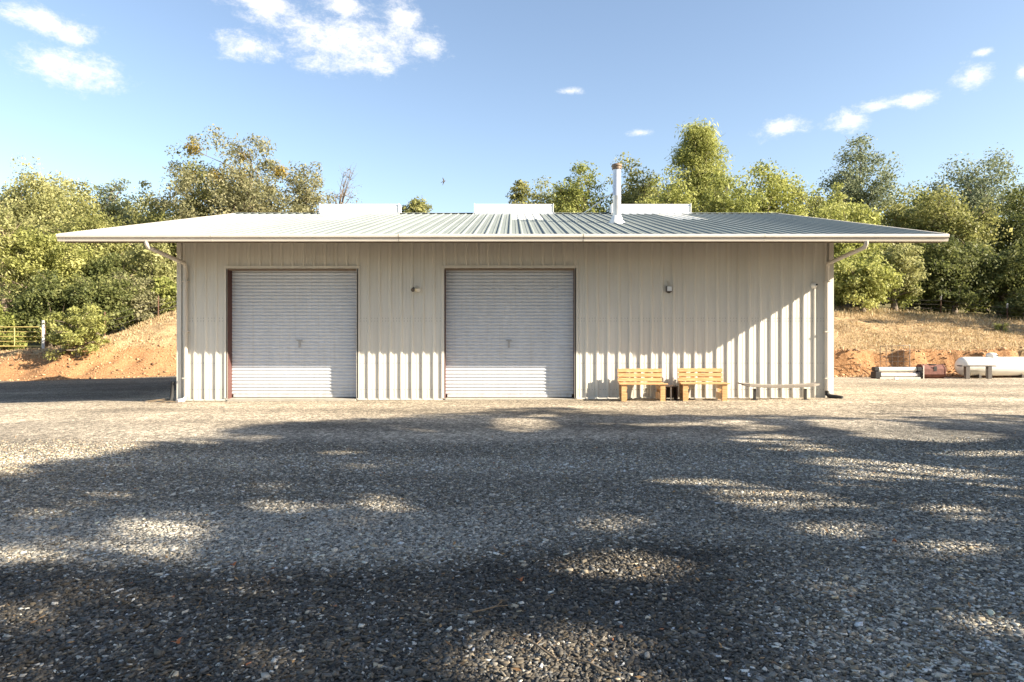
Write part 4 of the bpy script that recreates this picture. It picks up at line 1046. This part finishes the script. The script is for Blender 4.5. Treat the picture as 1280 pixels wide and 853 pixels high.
clouds = [(335,8,56,24),(385,38,64,36),(440,52,64,38),(405,50,74,42),(468,52,60,38),(475,78,36,20),(500,26,36,34),(532,58,30,22),(430,8,36,18),(318,60,48,20),(82,83,66,25),(58,28,54,18),(88,46,20,12),(712,114,20,7),(800,166,22,7),(975,161,34,16),(1060,152,32,15),(1095,133,26,8),(1143,126,26,10),(1220,95,26,16),(1228,66,12,6),(1279,90,10,12)]
acc = None
for (px, py, a, b_) in clouds:
    sb_ = N(nt, 'ShaderNodeVectorMath', operation='SUBTRACT'); L(nt, tc.outputs['Generated'], sb_.inputs[0]); c = cdir(px, py); sb_.inputs[1].default_value = c
    k = F*1.12; rt = c.cross(Vector((0, 0, 1))).normalized(); up_ = rt.cross(c).normalized()
    cb_ = N(nt, 'ShaderNodeCombineXYZ')
    for ax, vec in enumerate((rt*(k/a), up_*(k/b_), c*(k/a))):
        dt = N(nt, 'ShaderNodeVectorMath', operation='DOT_PRODUCT'); L(nt, sb_.outputs[0], dt.inputs[0]); dt.inputs[1].default_value = vec; L(nt, dt.outputs['Value'], cb_.inputs[ax])
    ml = cb_
    ln = N(nt, 'ShaderNodeVectorMath', operation='LENGTH'); L(nt, ml.outputs[0], ln.inputs[0])
    if acc is None: acc = ln.outputs['Value']
    else:
        mn = N(nt, 'ShaderNodeMath', operation='SMOOTH_MIN'); mn.inputs[2].default_value = .4; L(nt, acc, mn.inputs[0]); L(nt, ln.outputs['Value'], mn.inputs[1]); acc = mn.outputs[0]
# coverage = noise - distance
ma = N(nt, 'ShaderNodeMath', operation='MULTIPLY_ADD'); L(nt, ns.outputs['Fac'], ma.inputs[0]); ma.inputs[1].default_value = 3.0; ma.inputs[2].default_value = -.50
cv = N(nt, 'ShaderNodeMath', operation='SUBTRACT'); L(nt, ma.outputs[0], cv.inputs[0]); L(nt, acc, cv.inputs[1])
cr = ramp(nt, cv.outputs[0], [(.0, (0,)*3), (.22, (.10,)*3), (.5, (.42,)*3), (.8, (.80,)*3), (1.0, (.93,)*3)])
mixc = N(nt, 'ShaderNodeMix', data_type='RGBA'); L(nt, cr, mixc.inputs['Factor'])
tint = N(nt, 'ShaderNodeMix', data_type='RGBA', blend_type='MULTIPLY'); tint.inputs['Factor'].default_value = 1; tint.inputs['B'].default_value = (.79, .785, .80, 1)
hs = N(nt, 'ShaderNodeHueSaturation'); hs.inputs['Saturation'].default_value = 1.0; hs.inputs['Value'].default_value = 1.0
L(nt, sky.outputs['Color'], hs.inputs['Color']); L(nt, hs.outputs['Color'], tint.inputs['A']); L(nt, tint.outputs['Result'], mixc.inputs['A'])
CL = 3.7
mixc.inputs['B'].default_value = (CL*.97, CL, CL*1.06, 1)
L(nt, mixc.outputs['Result'], bg.inputs['Color'])

cam = bpy.data.cameras.new('camera'); co = bpy.data.objects.new('camera', cam); COL.objects.link(co)
co.location = (0, 0, CAM_Z); co.rotation_euler = (PI/2, 0, 0)
cam.sensor_width = 36; cam.lens = F/1280*36; cam.clip_end = 8000; cam.clip_start = .05
sc.camera = co
sc.view_settings.view_transform = 'Standard'; sc.view_settings.look = 'None'; sc.view_settings.exposure = 1.82; sc.view_settings.gamma = 1
sc.view_settings.use_curve_mapping = False
sc.view_settings.use_white_balance = True; sc.view_settings.white_balance_temperature = 7050; sc.view_settings.white_balance_tint = 10
sc.render.engine = 'CYCLES'
sc.cycles.use_denoising = True; sc.cycles.max_bounces = 6; sc.cycles.diffuse_bounces = 3; sc.cycles.transparent_max_bounces = 4
sc.render.resolution_x = 1024; sc.render.resolution_y = 682
